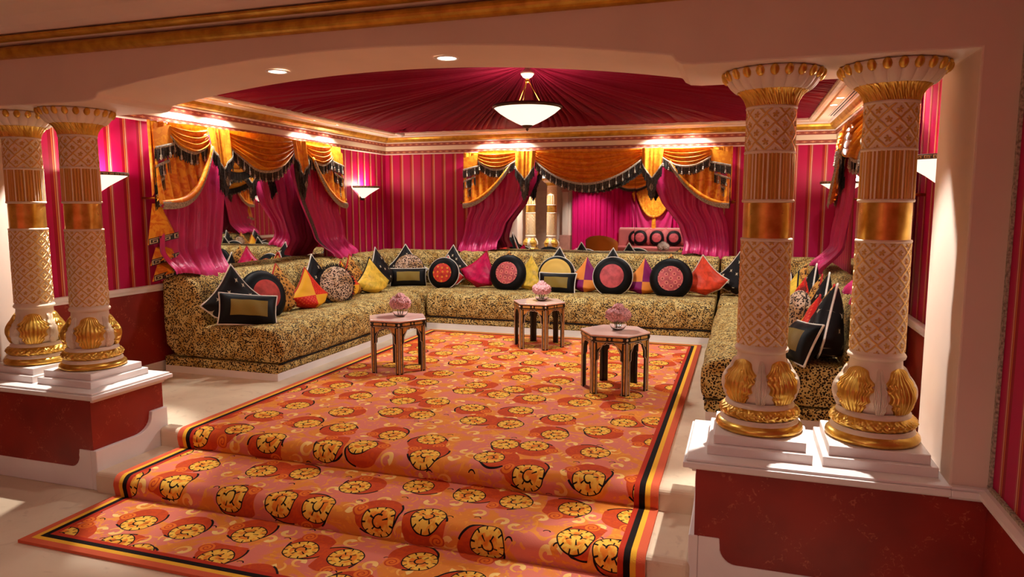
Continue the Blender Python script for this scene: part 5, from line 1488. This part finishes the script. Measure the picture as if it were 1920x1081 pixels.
# pink sofa
MAT['rose_velvet'] = satin('rose_velvet', (206, 110, 106), None, 0.7)
ps = empty('pink_sofa', (-2.0, HY0 + 0.7, ZLOW)); tag(ps, 'long rose pink sofa in the hall reflected in the back mirror', 'sofa')
bevel(obj('seat_base', *box(-3.6, -0.1, HY0 + 0.25, HY0 + 1.30, ZLOW, 0.06), MAT['rose_velvet'], ps), 0.02)
for i in range(3):
    bevel(obj('seat_cushion', *box(-3.6 + i * 1.167, -3.6 + i * 1.167 + 1.16, HY0 + 0.5, HY0 + 1.32, 0.06, 0.22), MAT['rose_velvet'], ps), 0.04, 3)
bevel(obj('backrest', *box(-3.6, -0.1, HY0 + 0.22, HY0 + 0.50, 0.05, 0.74), MAT['rose_velvet'], ps), 0.05, 3)
obj('top_edge', *box(-3.6, -0.1, HY0 + 0.20, HY0 + 0.28, 0.735, 0.76), MAT['plaster'], ps)
for i, x in enumerate((-3.05, -2.55, -2.05, -1.55, -1.05)):
    cushion('round_cushion', RD, CM['rpink'], (x, HY0 + 0.62, 0.47), 180, 12, 0, 'round black-rimmed cushion on the pink hall sofa, %s from the left in the mirror' % ('first', 'second', 'third', 'fourth', 'fifth')[i], h=0.225, pipe='black', group='cushions on the pink hall sofa')
for i, x in enumerate((-2.8, -2.3, -1.8, -1.3)):
    cushion('pink_cushion', SQ, cush_mat('rose_satin', m_flat((206, 104, 104))) if i == 0 else bpy.data.materials['rose_satin'], (x, HY0 + 0.55, 0.52), 180, 14, 45, 'plain pink cushion on the hall sofa, %s from the left in the mirror' % ('first', 'second', 'third', 'fourth')[i], h=0.2, pipe=None, group='pink cushions on the hall sofa')
# low hall table with white flowers
ht = empty('low_table', (-2.1, HY0 + 1.95, ZLOW)); tag(ht, 'low rose table before the pink sofa in the mirror', 'table')
bevel(obj('table_top', *box(-2.9, -1.3, HY0 + 1.6, HY0 + 2.3, 0.14, 0.18), MAT['rose'], ht), 0.01)
for sx in (-2.82, -1.38):
    for sy in (HY0 + 1.68, HY0 + 2.22):
        obj('leg', *box(sx - 0.03, sx + 0.03, sy - 0.03, sy + 0.03, ZLOW, 0.14), MAT['rose'], ht)
MAT['white_petal'] = plain('white_petal', (244, 232, 214), 0.7)
wf_ = empty('white_flowers', (-2.2, HY0 + 1.95, 0.18)); tag(wf_, 'small bunch of white flowers on the low hall table in the mirror', 'flowers')
for i, (dx, dz) in enumerate(((-0.07, 0.10), (0.07, 0.10), (0.0, 0.15))):
    q = obj('flower_head', *petal_ball(0.10, 30 + i), MAT['white_petal'], wf_, True, local=True); q.location = (dx, 0, dz)
obj('vase', *lathe([(0.001, 0.0), (0.05, 0.0), (0.06, 0.04), (0.045, 0.08)], 20), MAT['glass'], wf_, True, local=True)
# orange tub armchair
MAT['apricot'] = satin('apricot_velvet', (222, 134, 44), None, 0.6)
ac = empty('tub_armchair', (-3.35, 0.2, ZLOW)); tag(ac, 'apricot tub armchair in the hall reflected in the back mirror', 'armchair')
cxa, cya = -3.35, 0.2
pts_ = []
th = np.linspace(math.radians(-70), math.radians(250), 30)
A, B = np.meshgrid(th, np.linspace(0, 1, 6))
rr_ = 0.36 + 0.05 * B
top = 0.28 + 0.42 * (0.5 - 0.5 * np.cos((A - math.radians(-70)) / math.radians(320) * 2 * PI)) ** 0.7
def ring_(r_in):
    return np.stack([cxa + (rr_ - r_in) * np.cos(A), cya + (rr_ - r_in) * np.sin(A), ZLOW + 0.12 + B * (top - ZLOW - 0.12)], -1)
P1, P2 = ring_(0.0), ring_(0.07)[::-1]
surf('shell', np.concatenate([P1, P2]), MAT['apricot'], ac)
obj('seat_cushion', *lathe([(0.001, ZLOW + 0.1), (0.32, ZLOW + 0.1), (0.34, 0.08), (0.33, 0.18), (0.25, 0.21), (0.001, 0.215)], 28, cxa, cya), MAT['apricot'], ac, True)
for a_ in (45, 135, 225, 315):
    x_, y_ = cxa + 0.27 * math.cos(math.radians(a_)), cya + 0.27 * math.sin(math.radians(a_))
    obj('leg', *tube([(x_, y_, ZLOW), (x_, y_, ZLOW + 0.14)], 0.02, 8), MAT['bronze'], ac)
cushion('orange_cushion', SQ, CM['orange'], (-3.30, 0.10, 0.42), 150, 14, 45, 'orange cushion on the apricot armchair in the mirror', h=0.18, pipe=None, group='cushion on the hall armchair')
